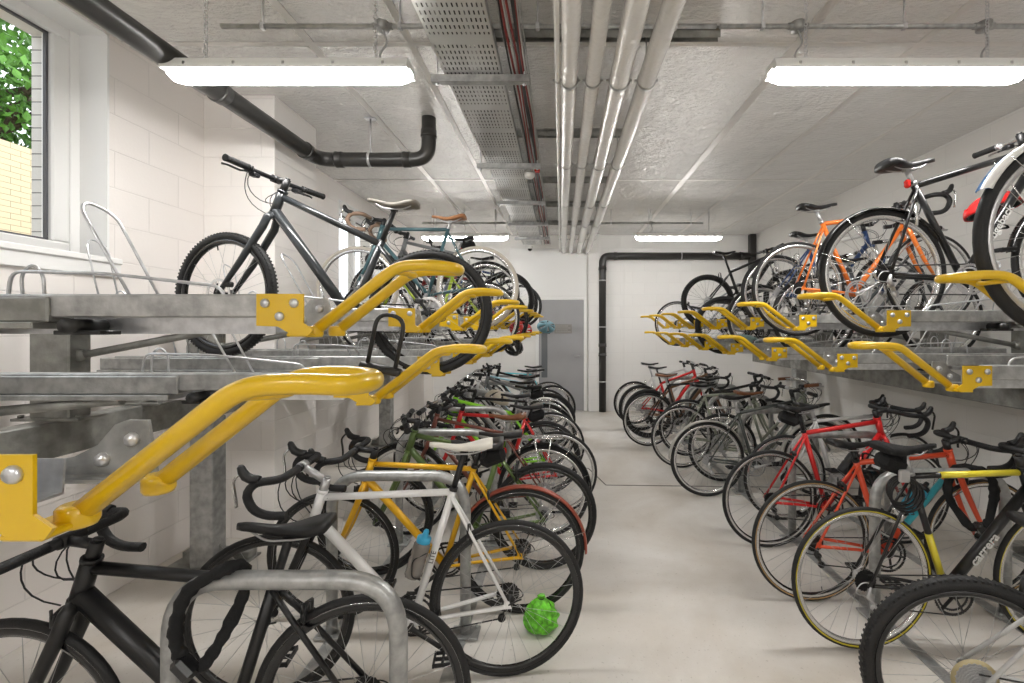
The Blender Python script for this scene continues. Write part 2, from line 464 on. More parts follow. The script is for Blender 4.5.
    for sd in (-1, 1):
        f.tube(fil([P(sst, sd*.012), P((lerp(sst, RA, .25)), sd*.028), P((RA[0]+.008, RA[1]+.012), sd*.062)], .04, 3), ssr, 8)
        f.tube(fil([P((BB[0]-.01, BB[1]-.003), sd*.026), P(lerp(BB, RA, .35), sd*.034), P((RA[0]+.012, RA[1]-.006), sd*.062)], .05, 3), csr, 8)
        f.prism([(RA[0]-.014, RA[1]-.016), (RA[0]+.022, RA[1]-.014), (RA[0]+.018, RA[1]+.02), (RA[0]-.004, RA[1]+.014)], sd*.059, sd*.064)
    bridge = lerp(sst, RA, .30)
    f.tube([P(bridge, -.028), P(bridge, .028)], .006, 6)
    fo = f.build('frame', [col_m, accent or col_m], root)
    # fork
    k = MB(); d73 = Vector((.292, 0, -.956))
    cr = Vector(P(HB))
    if susp:
        for sd in (-1, 1):
            e = Vector(P(FA, sd*.062)); c0 = cr+Vector((.0, sd*.062, -.01))
            k.tube([c0+Vector((0, 0, .03)), c0.lerp(e, .5)], .015, 10, 1); k.tube([c0.lerp(e, .38), e], [.021, .018], 10)
        k.bar(cr+Vector((0, -.075, -.0)), cr+Vector((0, .075, -.0)), .035, .03, ch=.006)
        ar = cr.lerp(Vector(P(FA)), .42)
        k.tube(fil([ar+Vector((0.02, -.062, 0)), ar+Vector((.03, -.05, .07)), ar+Vector((.03, .05, .07)), ar+Vector((.02, .062, 0))], .03), .009, 6)
    else:
        br = {'road': .0125, 'hybrid': .014, 'city': .011, 'mtb': .016}[style]
        if rd > .025: br = .016
        mid2 = Vector(P(lerp(HB, FA, .62)))-Vector((.014, 0, 0))
        for sd in (-1, 1):
            k.tube(fil([cr+Vector((.002, sd*.012, .0)), cr+Vector((.008, sd*(tr+.022), -.035)), mid2+Vector((0, sd*(tr+.03), 0)), Vector(P(FA, sd*.052))], .05, 4),
                   [br*1.3]*3+[br*1.25]*3+[br*1.1]*5+[br*.75], 8)if False else k.tube([cr+Vector((.0, sd*.008, .0)), cr+Vector((.006, sd*(tr+.018), -.022)), cr+Vector((.02, sd*(tr+.026), -.075)), mid2+Vector((0, sd*(tr+.032), 0)), Vector(P(FA, sd*.052))], [br*1.25, br*1.3, br*1.3, br*1.05, br*.7], 10)
    k.build('fork', [fork_m, SIL], root)
    # seat post + saddle
    sz = sadz-.05; st = seat(sz)
    MB().tube([P(seat(g['sc'])), P(st)], .0135, 10).tube([P(seat(g['sc']+.005)), P(seat(g['sc']+.022))], .019, 10).box(P((st[0], st[1]+.004)), (.035, .03, .02), ch=.004).build('seat_post', SILM if rim == 'silver' and style != 'mtb' else BLKP, root)
    link('saddle', saddle_mesh(saddle, sadmat or BLKP), root, (st[0]-.0, 0, sadz))
    # handlebar
    top = Vector(P(HT)); sd_ = Vector((-.292, 0, .956))
    cl = top+sd_*(.045 if bars == 'drop' else .06)
    reach = .095 if bars == 'drop' else .075
    bc = cl+Vector((reach, 0, .012+barz))
    hb = MB(); steerM = Matrix.Rotation(math.radians(steer), 3, 'Z')
    piv = cl.copy()
    def S(v): v = Vector(v); return steerM @ (v-piv)+piv
    hbo = None
    if bars == 'drop':
        for sd in (-1, 1):
            pts = [bc, bc+Vector((0, sd*.17, 0)), bc+Vector((.02, sd*.20, 0)), bc+Vector((.085, sd*.205, -.004)), bc+Vector((.118, sd*.207, -.045)), bc+Vector((.09, sd*.21, -.105)), bc+Vector((.04, sd*.212, -.128)), bc+Vector((-.03, sd*.214, -.130))]
            sp_ = fil(pts, .045, 3); sp_ = [S(p) for p in sp_]
            hb.tube(sp_, .0158, 9, 0 if True else 1)
        hb.tube([S(bc+Vector((0, -.05, 0))), S(bc+Vector((0, .05, 0)))], .0165, 10, 1)
        hbo = hb.build('handlebar', [tape or TAPE, SILM if rim == 'silver' else BLKP], root)
        for sd in (-1, 1):
            l = MB(); b0 = bc+Vector((.07, sd*.205, .004))
            l.tube([S(b0), S(b0+Vector((.03, 0, .006))), S(b0+Vector((.048, 0, .016))), S(b0+Vector((.060, 0, .034))), S(b0+Vector((.066, 0, .052))), S(b0+Vector((.066, 0, .060)))], [.0165, .0175, .0175, .016, .013, .007], 10)
            l.tube(fil([S(b0+Vector((.066, 0, .03))), S(b0+Vector((.096, -sd*.003, .0))), S(b0+Vector((.086, -sd*.005, -.06))), S(b0+Vector((.084, -sd*.01, -.1)))], .04, 4), .0052, 6, 1, sx=1.5)
            l.build('brake_lever', [BLKP, lev or (SIL if rim == 'silver' else DARKM)], hbo)
    else:
        rise = {'flat': .0, 'riser': .035, 'swept': .04}[bars]; back = {'flat': .03, 'riser': .04, 'swept': .16}[bars]; hw = .31 if bars != 'swept' else .28
        for sd in (-1, 1):
            pts = fil([bc, bc+Vector((0, sd*.06, 0)), bc+Vector((-.005, sd*.14, rise)), bc+Vector((-back, sd*hw, rise))], .03, 3) if bars != 'swept' else fil([bc, bc+Vector((.03, sd*.06, 0.02)), bc+Vector((.02, sd*.24, rise)), bc+Vector((-back, sd*hw, rise-.01))], .09, 4)
            hb.tube([S(p) for p in pts], .0125, 9)
        hbo = hb.build('handlebar', SIL if bars == 'swept' or rim == 'silver' else BLKP, root)
        for sd in (-1, 1):
            if bars == 'swept': e0 = bc+Vector((-.04, sd*.262, rise-.003)); e1 = bc+Vector((-back-.01, sd*hw*1.01, rise-.012))
            else: e0 = bc+Vector((-back*.62, sd*(hw-.125), rise)); e1 = bc+Vector((-back, sd*(hw+.005), rise))
            gm = MB().tube([S(e0), S(e0.lerp(e1, .1)), S(e0.lerp(e1, .9)), S(e1)], [.016, .0175, .0168, .0185], 10)
            gm.build('grip', LEATHER if sadmat is LEATHER and bars == 'swept' else BLK, hbo)
            l = MB(); b0 = e0+Vector((0, -sd*.02, 0)); dd = (e1-e0).normalized()
            l.tube([S(b0), S(b0+dd*.02)], .018, 8); l.box(S(b0+Vector((.02, 0, -.008))), (.035, .03, .02), ch=.004)
            l.tube([S(b0+Vector((.035, 0, -.01))), S(b0+Vector((.05, sd*.02, -.014))), S(b0+dd*.10+Vector((.05, 0, -.014))), S(b0+dd*.12+Vector((.056, 0, -.016)))], [.005, .006, .005, .006], 6, sx=1.3)
            l.build('brake_lever', DARKM if rim == 'black' else SILM, hbo)
            if lod == 0 and style in ('mtb', 'hybrid'):
                MB().box(S(b0+Vector((.012, -sd*.03, -.022))), (.04, .045, .022), ch=.006).tube([S(b0+Vector((.0, -sd*.03, -.03))), S(b0+Vector((-.03, -sd*.01, -.04)))], .005, 6).build('gear_shifter', BLKP, hbo)
    s = MB().tube([top-sd_*.01, cl+sd_*.012], .0185, 12)
    s.tube([S(cl), S(bc)], .0155, 10).tube([S(bc+Vector((0, -.022, 0))), S(bc+Vector((0, .022, 0)))], .021, 10)
    s.tube([cl+sd_*.012, cl+sd_*.02], .013, 10)
    s.build('stem', stem, root)
    # cables
    if lod < 2:
        c = MB()
        fb = Vector(P(FA)) if disc else Vector(P(HB))
        def curve(a, b, c_, d, N=9):
            a, b, c_, d = map(Vector, (a, b, c_, d)); return [a*(1-t)**3+b*3*t*(1-t)**2+c_*3*t*t*(1-t)+d*t**3 for t in [i/N for i in range(N+1)]]
        for sd in (-1, 1):
            if bars == 'drop': a = S(bc+Vector((.01, sd*.08, -.004))); a1 = S(bc+Vector((.09, sd*.03, -.02)))
            else: a = S(bc+Vector((.01, sd*.16, -.01))); a1 = S(bc+Vector((.17, sd*.04, -.02)))
            tgt = Vector(P(HB))+Vector((.03, sd*.02, -.0)) if sd > 0 else Vector(P(lerp(dt0, BB, .12), sd*.02))
            c.tube(curve(a, a1, tgt+Vector((.13, sd*.03, .05)), tgt), .0024, 5)
            tgt2 = Vector(P(lerp(tt0, SCp, .06), sd*.014))
            c.tube(curve(a+Vector((0, -sd*.02, 0)), a1+Vector((.03, 0, -.06)), tgt2+Vector((.11, -sd*.05, -.08)), tgt2), .0024, 5)
        c.build('cable', BLKP, root)
    # crank set
    cm = crk or (SILM if rim == 'silver' else DARKM)
    c = MB(); y = -.046; R = .098 if style == 'road' else .085
    nt_ = 44; inner = [((R-.014)*math.cos(2*PI*i/nt_/2), (R-.014)*math.sin(2*PI*i/nt_/2)) for i in range(nt_*2)]
    outer = [((R if i % 2 else R-.004)*math.cos(2*PI*i/nt_/2), (R if i % 2 else R-.004)*math.sin(2*PI*i/nt_/2)) for i in range(nt_*2)]
    N2 = nt_*2
    for yy in (y, y+.007):
        rr = 1.0 if yy == y else .80
        vs = [(BB[0]+p[0]*rr, yy-.001, BB[1]+p[1]*rr) for p in outer]+[(BB[0]+p[0]*rr, yy-.001, BB[1]+p[1]*rr) for p in inner]
        vs += [(v[0], v[1]+.002, v[2]) for v in vs]
        fs = []
        for i in range(N2):
            j = (i+1) % N2
            fs += [(i, j, N2+j, N2+i), (2*N2+i, 3*N2+i, 3*N2+j, 2*N2+j), (i, 2*N2+i, 2*N2+j, j), (N2+i, N2+j, 3*N2+j, 3*N2+i)]
        c.add(vs, fs, 0, False)
    for i in range(5):
        a = 2*PI*i/5+crank
        c.bar((BB[0], y-.001, BB[1]), (BB[0]+math.cos(a)*(R-.01), y, BB[1]+math.sin(a)*(R-.01)), .006, .013, up=(0, 1, 0))
    c.lathe([(0, y-.012), (.014, y-.012), (.018, y), (.018, y+.01)], (BB[0], 0, BB[1]), 'y', 12)
    c.lathe([(.011, y), (.011, .05), (.014, .056), (0, .058)], (BB[0], 0, BB[1]), 'y', 10)
    L = .172
    ends = []
    for sd in (-1, 1):
        a = crank if sd < 0 else crank+PI
        e = (BB[0]+math.cos(a)*L, BB[1]+math.sin(a)*L); yy = sd*.062
        c.tube([(BB[0], sd*.056, BB[1]), (BB[0]+math.cos(a)*L*.5, sd*.060, BB[1]+math.sin(a)*L*.5), (e[0], yy+sd*.004, e[1])], [.013, .010, .011], 8, sx=.6)
        ends.append((e, sd))
    co = c.build('crankset', cm, root)
    for e, sd in ends:
        p = MB(); y0 = sd*.07; y1 = sd*.15
        p.tube([(e[0], y0, e[1]), (e[0], y1, e[1])], .006, 6)
        for dx in (-.035, .035): p.box((e[0]+dx, sd*.118, e[1]), (.008, .085, .018), ch=.002)
        for yy in (.08, .118, .156): p.box((e[0], sd*yy, e[1]), (.07, .007, .016), ch=.002)
        p.build('pedal', BLKP, co)
    # chain
    c = MB(); cy = -.044; yr = -.044; rcs = .036
    c.tube([(BB[0]-.01, cy, BB[1]+R-.004), (RA[0], yr, RA[1]+rcs)], .0035, 4, sx=1)
    c.tube([(BB[0]-.01, cy, BB[1]-R+.004), (RA[0]+.02, yr, RA[1]-.115)], .0035, 4)
    c.tube([(BB[0]+math.cos(t)*(R-.003), cy, BB[1]+math.sin(t)*(R-.003)) for t in [-PI/2-.1+(PI+.2)*i/12 for i in range(13)]], .0035, 4)
    c.build('chain', DARKM, root)
    d = MB(); q = (RA[0]-.002, RA[1]-.03)
    d.tube([(RA[0], -.06, RA[1]-.012), (q[0]-.012, -.066, q[1]-.02), (q[0]+.01, -.062, q[1]-.038)], [.008, .013, .011], 8)
    d.lathe([(0, -.006), (.018, -.005), (.018, .005), (0, .006)], (q[0]+.012, -.046, q[1]-.035), 'y', 12)
    d.lathe([(0, -.006), (.018, -.005), (.018, .005), (0, .006)], (q[0]+.03, -.046, q[1]-.085), 'y', 12)
    for yy in (-.053, -.039): d.bar((q[0]+.012, yy, q[1]-.03), (q[0]+.031, yy, q[1]-.092), .003, .018, up=(0, 1, 0))
    d.tube(fil([(q[0]-.01, -.066, q[1]-.02), (q[0]-.08, -.066, q[1]-.01), (q[0]-.04, -.06, q[1]+.045), (q[0]+.05, -.055, q[1]+.022)], .05), .0026, 5)
    d.build('rear_derailleur', DARKM if rim == 'black' else SILM, root)
    # brakes
    def caliper(cpos, nx):
        b = MB(); c_ = Vector(cpos)
        if style in ('road', 'city') and not disc:
            for sd in (-1, 1):
                b.tube([c_+Vector((nx, 0, .012)), c_+Vector((nx, sd*.03, .004)), c_+Vector((nx, sd*.032, -.022)), c_+Vector((nx*.8, sd*.018, -.04))], [.009, .009, .007, .005], 6)
            b.box(c_+Vector((nx, 0, .0)), (.02, .02, .03), ch=.004)
            b.tube([c_+Vector((nx, .035, .0)), c_+Vector((nx, .036, .03))], .004, 6)
        elif not disc:
            for sd in (-1, 1):
                b.tube([c_+Vector((nx, sd*.038, -.075)), c_+Vector((nx, sd*.042, -.03)), c_+Vector((nx, sd*.034, .035))], [.009, .008, .006], 6)
                b.bar(c_+Vector((nx-.03, sd*.022, -.035)), c_+Vector((nx+.03, sd*.022, -.035)), .01, .012)
            b.tube([c_+Vector((nx, -.034, .03)), c_+Vector((nx, 0, .045)), c_+Vector((nx, .034, .03))], .003, 5)
        else:
            a = 1 if nx < 0 else -1
            b.box(Vector(P(RA if nx < 0 else FA))+Vector((a*.05 if nx < 0 else -.05, .05, .055)), (.045, .03, .03), ch=.006)
        b.build('brake_caliper', DARKM if rim == 'black' else SIL, root)
    if lod < 2:
        caliper((FA[0]-.11 if False else HB[0]+.012, 0, WR*2+.008 if style in ('road', 'city') else WR*2+.0), .03)
        br_z = RA[1]+(WR+.012)*math.sin(1.02); br_x = RA[0]+(WR+.012)*math.cos(1.02)
        caliper((br_x-.0, 0, br_z+.012), -.012)
    # mudguards
    if mud:
        for A, a0, a1 in ((RA, .45, mud_end), (FA, .85, 2.95))[:2 if mud_front else 1]:
            m_ = MB(); Rm = WR+.014; w = tr+.010
            prof = [(Rm-.012, -w), (Rm-.002, -w*.8), (Rm+.003, 0), (Rm-.002, w*.8), (Rm-.012, w), (Rm-.010, w*.93), (Rm-.004, w*.74), (Rm+.0005, 0), (Rm-.004, -w*.74), (Rm-.010, -w*.93)]
            m_.lathe(prof, P(A), 'y', 26, 0, True, a0, a1)
            if mud_edge:
                for i in range(len(m_.m)):
                    if i % 10 in (0, 1, 4, 9): m_.m[i] = 2
            if A is RA:
                for sd in (-1, 1):
                    for aa in (a1-.35, a1-1.0): m_.tube([P(A, sd*.06), (A[0]+math.cos(aa)*Rm, sd*w, A[1]+math.sin(aa)*Rm)], .002, 4, 1)
            else:
                for sd in (-1, 1): m_.tube([P(A, sd*.055), (A[0]+math.cos(a1-.3)*Rm, sd*w, A[1]+math.sin(a1-.3)*Rm)], .002, 4, 1)
            m_.build('mudguard', [mud, SIL, mud_edge or mud], root)
    if rack:
        r = MB(); zt = WR*2+.055; x0, x1 = RA[0]-.14, RA[0]+.2
        for sd in (-1, 1):
            r.tube(fil([(x1, sd*.03, zt), (x0, sd*.06, zt), (x0, 0, zt)], .04), .005, 6)
            r.tube([(RA[0], sd*.068, RA[1]+.01), (RA[0]-.06, sd*.06, zt)], .0045, 6); r.tube([(RA[0], sd*.068, RA[1]+.01), (RA[0]+.06, sd*.045, zt)], .0045, 6)
            r.tube([(x1, sd*.03, zt), (SCp[0]-.02, sd*.02, SCp[1]-.06)], .004, 6)
        for i in range(4): r.tube([(x0+.06*i+.03, -.055, zt), (x0+.06*i+.03, .055, zt)], .004, 6)
        r.tube([(x0, 0, zt), (x1, 0, zt)], .005, 6)
        r.build('rear_rack', BLKP if rim == 'black' else SIL, root)
    if bag:
        b = MB(); c_ = Vector((st[0]-.07, 0, sadz-.085))
        vs = []
        b.box(c_, (.14, .085, .085), 0, Matrix.Rotation(.35, 3, 'Y'), ch=.025)
        b.box(c_+Vector((-.072, 0, -.02)), (.004, .05, .012), 1, Matrix.Rotation(.35, 3, 'Y'))
        b.box(c_+Vector((.04, 0, .03)), (.02, .09, .05), 0, None, ch=.006)
        b.build('saddle_bag', [CLOTH, SILM], root)
    if light:
        lp = seat(min(g['sc']+.08, sadz-.12))
        b = MB().box((lp[0]-.03, 0, lp[1]), (.03, .03, .045), 0, None, ch=.009).box((lp[0]-.012, 0, lp[1]), (.03, .03, .016), 1, None, ch=.003)
        tag(b.build('rear_light', [REDL, BLKP], root), 'red rear light')
    info = dict(root=root, RA=RA, FA=FA, BB=BB, SC=SCp, HT=HT, HB=HB, dt0=dt0, tt0=tt0, rd=rd, rt=rt, bc=bc, st=st, P=P, seat=seat, sadz=sadz)
    return info

#__SCENE__
# ------------------------------------------------------------------ room shell
CEIL = 3.25; XL = -2.62; XR = 3.57; YE = 8.33; YB = -3.4
def struct(name, mb, m): return tag(mb.build(name, m), kind='structure')
def xbox(b, x0, x1, y0, y1, z0, z1, mi=0, ch=0): return b.box(((x0+x1)/2, (y0+y1)/2, (z0+z1)/2), (x1-x0, y1-y0, z1-z0), mi, None, ch)
struct('floor', xbox(MB(), XL-.4, XR+.3, YB-.3, YE+.3, -.2, 0), FLOOR)
struct('ceiling', xbox(MB(), XL-.4, XR+.3, YB-.3, YE+.3, CEIL, CEIL+.2), FOIL)
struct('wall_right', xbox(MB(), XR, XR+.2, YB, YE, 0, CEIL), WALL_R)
struct('wall_end', xbox(MB(), XL, XR, YE, YE+.2, 0, CEIL), WALL_E)
struct('wall_back', xbox(MB(), XL, XR, YB-.2, YB, 0, CEIL), WALL_E)
WIN = [(.75, 2.61, 1.95, 3.245), (5.30, 6.85, 1.75, 3.06)]
def wall_with_windows(x0, x1, dy=0):
    b = MB(); y = YB
    for (a, c, z0, z1) in WIN:
        a -= dy; c += dy
        xbox(b, x0, x1, y, a, 0, CEIL); xbox(b, x0, x1, a, c, 0, z0-dy); xbox(b, x0, x1, a, c, z1+dy, CEIL); y = c
    xbox(b, x0, x1, y, YE, 0, CEIL); return b
struct('wall_left', wall_with_windows(XL-.22, XL), WALL_L)
struct('wall_outer', wall_with_windows(XL-.44, XL-.26, -.01), block_mat('grey_facing_brick', (.62, .60, .57), .28, 'XZ', .22, .075, .8))
b = MB(); xbox(b, XL, -2.10, 3.30, 3.86, 0, CEIL, ch=.004); struct('trim_1', b, WALL_LX)
b = MB(); xbox(b, XL, -2.36, 7.75, YE, 0, CEIL, ch=.004); struct('trim_2', b, WALL_LX)
REVEAL = mat('reveal_paint', (.86, .86, .85), .5)
def window(i, a, c, z0, z1, mull):
    x = XL-.20; w = .075; ws = .14
    b = MB()
    for (p, q) in (((a, z0), (c, z0)), ((a, z1), (c, z1))): xbox(b, x-.04, x+.03, a, c, min(p[1]-(w if p[1] == z1 else 0), 9), p[1]+(w if p[1] == z0 else 0), ch=.008)
    xbox(b, x-.04, x+.03, a, a+ws, z0+w, z1-w, ch=.008); xbox(b, x-.04, x+.03, c-ws, c, z0+w, z1-w, ch=.008)
    xbox(b, x+.03, x+.04, c-.06, c, z0, z1, ch=.003)
    for m_ in mull: xbox(b, x-.04, x+.03, m_-.05, m_+.05, z0+w, z1-w, ch=.008)
    o = struct('window_%d' % i, b, WPAINT)
    g = MB()
    for (p, q) in ((a+ws, c-ws),):
        for yy in (p, q-.012): xbox(g, x-.012, x+.006, yy, yy+.012, z0+w, z1-w)
        for zz in (z0+w, z1-w-.012): xbox(g, x-.012, x+.006, p, q, zz, zz+.012)
    g.build('window_gasket', mat('grey_gasket', (.10, .10, .11), .5), o)
    g = MB(); xbox(g, x-.012, x-.006, a+w, c-w, z0+w, z1-w)
    m = mat('window_glass', (1, 1, 1), .0, trans=1.0); m.node_tree.nodes['Principled BSDF'].inputs['IOR'].default_value = 1.1
    g.build('glass', m, o)
    s = MB(); xbox(s, XL-.17, XL+.035, a-.05, c+.05, z0-.035, z0+.0, ch=.006); xbox(s, XL, XL+.022, a-.05, c+.05, z0-.11, z0-.03, ch=.004)
    s.build('window_sill', REVEAL, o)
    s = MB()
    xbox(s, XL-.17, XL+.001, c-.012, c, z0, z1); xbox(s, XL-.17, XL+.001, a, a+.012, z0, z1); xbox(s, XL-.17, XL+.001, a, c, z1-.012, z1)
    s.build('window_reveal', REVEAL, o)
window(1, *WIN[0], [])
window(2, *WIN[1], [6.07])
# end-wall door, board and pier
b = MB(); xbox(b, -.47, -.41, YE-.05, YE+.0, 0, 2.11, ch=.005); xbox(b, .42, .48, YE-.05, YE, 0, 2.11, ch=.005); xbox(b, -.41, .42, YE-.05, YE, 2.05, 2.11, ch=.005)
dr = struct('door_1', b, WPAINT)
b = MB(); xbox(b, -.41, .42, YE-.035, YE-.002, .01, 2.05, ch=.003); b.build('door_leaf', GDOOR, dr)
b = MB(); xbox(b, -.36, -.25, YE-.04, YE-.034, .62, 1.65, ch=.002); b.build('vision_panel', mat('dark_glass', (.16, .17, .18), .15), dr)
b = MB(); xbox(b, -.12, .20, YE-.040, YE-.034, 1.43, 1.60, 0, ch=.001)
for r_ in range(4): xbox(b, -.10, .18-.05*(r_ % 2), YE-.0415, YE-.0395, 1.455+.036*r_, 1.465+.036*r_, 1)
b.build('door_sign', [mat('sign_grey', (.28, .27, .25), .4), mat('sign_text_grey', (.45, .44, .42), .5)], dr)
b = MB(); b.tube(fil([(.34, YE-.03, 1.02), (.34, YE-.075, 1.02), (.24, YE-.075, 1.02)], .02), .009, 8); b.build('door_handle', SILM, dr)
struct('trim_3', xbox(MB(), -.95, .48, YE-.025, YE, 2.12, 3.0, ch=.004), REVEAL)
struct('trim_4', xbox(MB(), .50, .72, YE-.09, YE, 0, CEIL, ch=.005), WALL_E)
struct('trim_5', xbox(MB(), 1.16, 1.20, YE-.012, YE, 0, CEIL-.5, ch=.003), WALL_E)
# floor joints
j = MB(); j.bar((.44, 4.41, .0015), (3.5, 4.30, .0015), .014, .002); j.bar((.44, 4.41, .0015), (.30, 4.93, .0015), .012, .002); j.bar((.30, 4.93, .0015), (-2.5, 5.0, .0015), .012, .002)
struct('trim_6', j, JOINT)
# ceiling tape seams
t = MB()
for x, w in ((1.42, .06), (2.15, .05), (-1.5, .05), (-.9, .04), (2.85, .04)): xbox(t, x-w/2, x+w/2, YB, YE, CEIL-.004, CEIL)
for y in (-1.2, 1.2, 2.7, 5.2): xbox(t, XL, XR, y-.018, y+.018, CEIL-.005, CEIL-.001)
struct('trim_7', t, TAPEW)

# ------------------------------------------------------------------ outside
gw = xbox(MB(), -7.3, -7.0, -4, 14, -.2, 3.9); o = gw.build('garden_wall', block_mat('yellow_brick', (.66, .54, .34), .55, 'YZ', .22, .075, .8)); tag(o, 'yellow brick garden wall seen through the near window', 'wall')
struct('ground_outside', xbox(MB(), -16, XL-.44, -6, 16, -.4, -.2), mat('paving_outside', (.45, .44, .42), .9))
LEAF = mat('green_leaf', (.10, .26, .03), .5, noise=.5, nscale=2)
LEAF.node_tree.nodes['Principled BSDF'].inputs['Subsurface Weight'].default_value = .0
def tree(c, R, label, n=2600):
    root = empty('garden_tree', (c[0], c[1], -.2)); tag(root, label, 'tree', 'trees beyond the garden wall')
    tk = MB().tube([(0, 0, 0), (.1, .05, 1.6), (-.05, 0, c[2]+.2)], [.22, .17, .09], 10)
    for i in range(9):
        a = i*2.4; tk.tube([(0, 0, c[2]-1.4+i*.15), (math.cos(a)*R*.4, math.sin(a)*R*.4, c[2]+.2), (math.cos(a)*R*.8, math.sin(a)*R*.8, c[2]+.6+.1*i)], [.07, .05, .015], 6)
    tk.build('trunk', mat('bark', (.12, .09, .06), .9, noise=.4), root)
    lf = MB()
    for i in range(n):
        while True:
            v = Vector((random.uniform(-1, 1), random.uniform(-1, 1), random.uniform(-1, 1)))
            if .2 < v.length < 1 and (math.sin(v.x*7)+math.sin(v.y*8+1)+math.sin(v.z*7+2)) > -.7: break
        p = Vector((v.x*R, v.y*R, v.z*R*.9+c[2])); s = random.uniform(.05, .10)
        E = Euler((random.uniform(0, 6), random.uniform(0, 6), random.uniform(0, 6))).to_matrix()
        lf.add([p+E @ Vector(q)*s for q in ((-1, 0, 0), (-.2, .55, .15), (1, 0, 0), (-.2, -.55, .15))], [(0, 1, 2), (0, 2, 3)], 0, False)
    lf.build('foliage', LEAF, root)
tree((-9.3, 7.2, 5.6), 2.3, 'leafy green tree behind the garden wall, nearest to the window', 10500)
tree((-10.5, 2.2, 5.8), 2.3, 'second green tree behind the garden wall, mostly cut off by the left edge', 1500)

# ------------------------------------------------------------------ ceiling services
def light_fit(x0, x1, y, label):
    r = empty('batten_light', ((x0+x1)/2, y, 2.80)); L = x1-x0; tag(r, label, 'light', 'ceiling batten lights')
    b = MB(); w = .055
    b.prism([(-w*1.22, .030), (w*1.22, .030), (w*1.22, .045), (w*.9, .085), (-w*.9, .085), (-w*1.22, .045)], -L/2, L/2, 'x')
    b.build('lamp_body', WHITEP, r)
    d = MB(); N = 10
    prof = [(w*1.15*math.cos(PI+PI*i/N), .045+.062*math.sin(PI+PI*i/N)) for i in range(N+1)]
    ring = []
    for x, s in ((-L/2+.0, .45), (-L/2+.02, .8), (-L/2+.07, 1.0), (L/2-.07, 1.0), (L/2-.02, .8), (L/2, .45)):
        ring.append([(x, p[0]*s, .045+(p[1]-.045)*s) for p in prof])
    vs = [v for q in ring for v in q]; fs = []
    for i in range(5):
        for k in range(N): fs.append((i*(N+1)+k, i*(N+1)+k+1, (i+1)*(N+1)+k+1, (i+1)*(N+1)+k))
    fs.append(tuple(range(N+1))); fs.append(tuple(range(5*(N+1), 6*(N+1))))
    d.add(vs, fs); d.build('diffuser', mat('lit_diffuser', (1, 1, 1), .4, emit=LAMP), r)
    for i in range(5):
        x = -L/2+.12+i*(L-.24)/4
        for sd in (-1, 1): MB().box((x, sd*.064, .05), (.014, .006, .024), ch=.002).build('clip', SIL, r)
    for sx in (-1, 1):
        c = MB(); x = sx*(L/2-.18); z = .085; k = 0
        while z < CEIL-2.80-.01:
            c.torus((x, 0, z+.012), .009, .0022, 'y' if k % 2 else 'x', 10, 5); z += .017; k += 1
        c.build('chain', ZINC, r)
    pass
LAMP = 52.0
light_fit(-1.98, -.76, 2.28, 'long lit white batten light hanging over the left bikes near the camera')
light_fit(1.06, 2.34, 2.28, 'long lit white batten light hanging over the right bikes near the camera')
light_fit(-1.98, -.76, 6.43, 'small distant lit batten light over the far left bikes')
light_fit(1.07, 2.29, 6.43, 'small distant lit batten light over the far right bikes by the end wall')
light_fit(-1.98, -.76, -1.9, 'lit batten light behind the camera on the left')
light_fit(1.07, 2.29, -1.9, 'lit batten light behind the camera on the right')

def conduit(x0, x1, y, z, boxes, label):
    r = empty('conduit', (x0, y, z)); tag(r, label, 'conduit')
    MB().tube([(0, 0, 0), (x1-x0, 0, 0)], .0125, 10).build('conduit_tube', GALV, r)
    for bx in boxes:
        MB().lathe([(0, -.02), (.033, -.02), (.035, -.012), (.035, .018), (0, .018)], (bx-x0, 0, 0), 'z', 16).tube([(bx-x0-.05, 0, 0), (bx-x0+.05, 0, 0)], .017, 10).build('junction_box', GALV, r)
        MB().tube(fil([(bx-x0, 0, -.01), (bx-x0+.03, 0, -.09), (bx-x0-.02, 0, -.14), (bx-x0+.01, 0, -.24)], .05), .005, 6).build('cable', mat('grey_cable', (.4, .4, .4), .5), r)
    n = int((x1-x0)/.9)+1
    for i in range(n+1):
        x = (x1-x0)*(i+.3)/(n+.6); MB().tube([(x, 0, .0), (x, 0, CEIL-z)], .005, 6).box((x, 0, 0), (.02, .03, .034), ch=.003).build('hanger', ZINC, r)
conduit(-1.75, .80, 2.32, 3.10, [-.92], 'thin galvanised conduit with a junction box, crossing the ceiling above the near left light')
conduit(.82, 3.45, 2.32, 3.10, [1.22, 2.18], 'thin galvanised conduit with junction boxes, above the near right light')
conduit(.55, 2.05, 6.50, 3.05, [1.3], 'short thin conduit above the far right light')
conduit(-2.0, -.8, 6.50, 3.05, [-1.4], 'short thin conduit above the far left light')

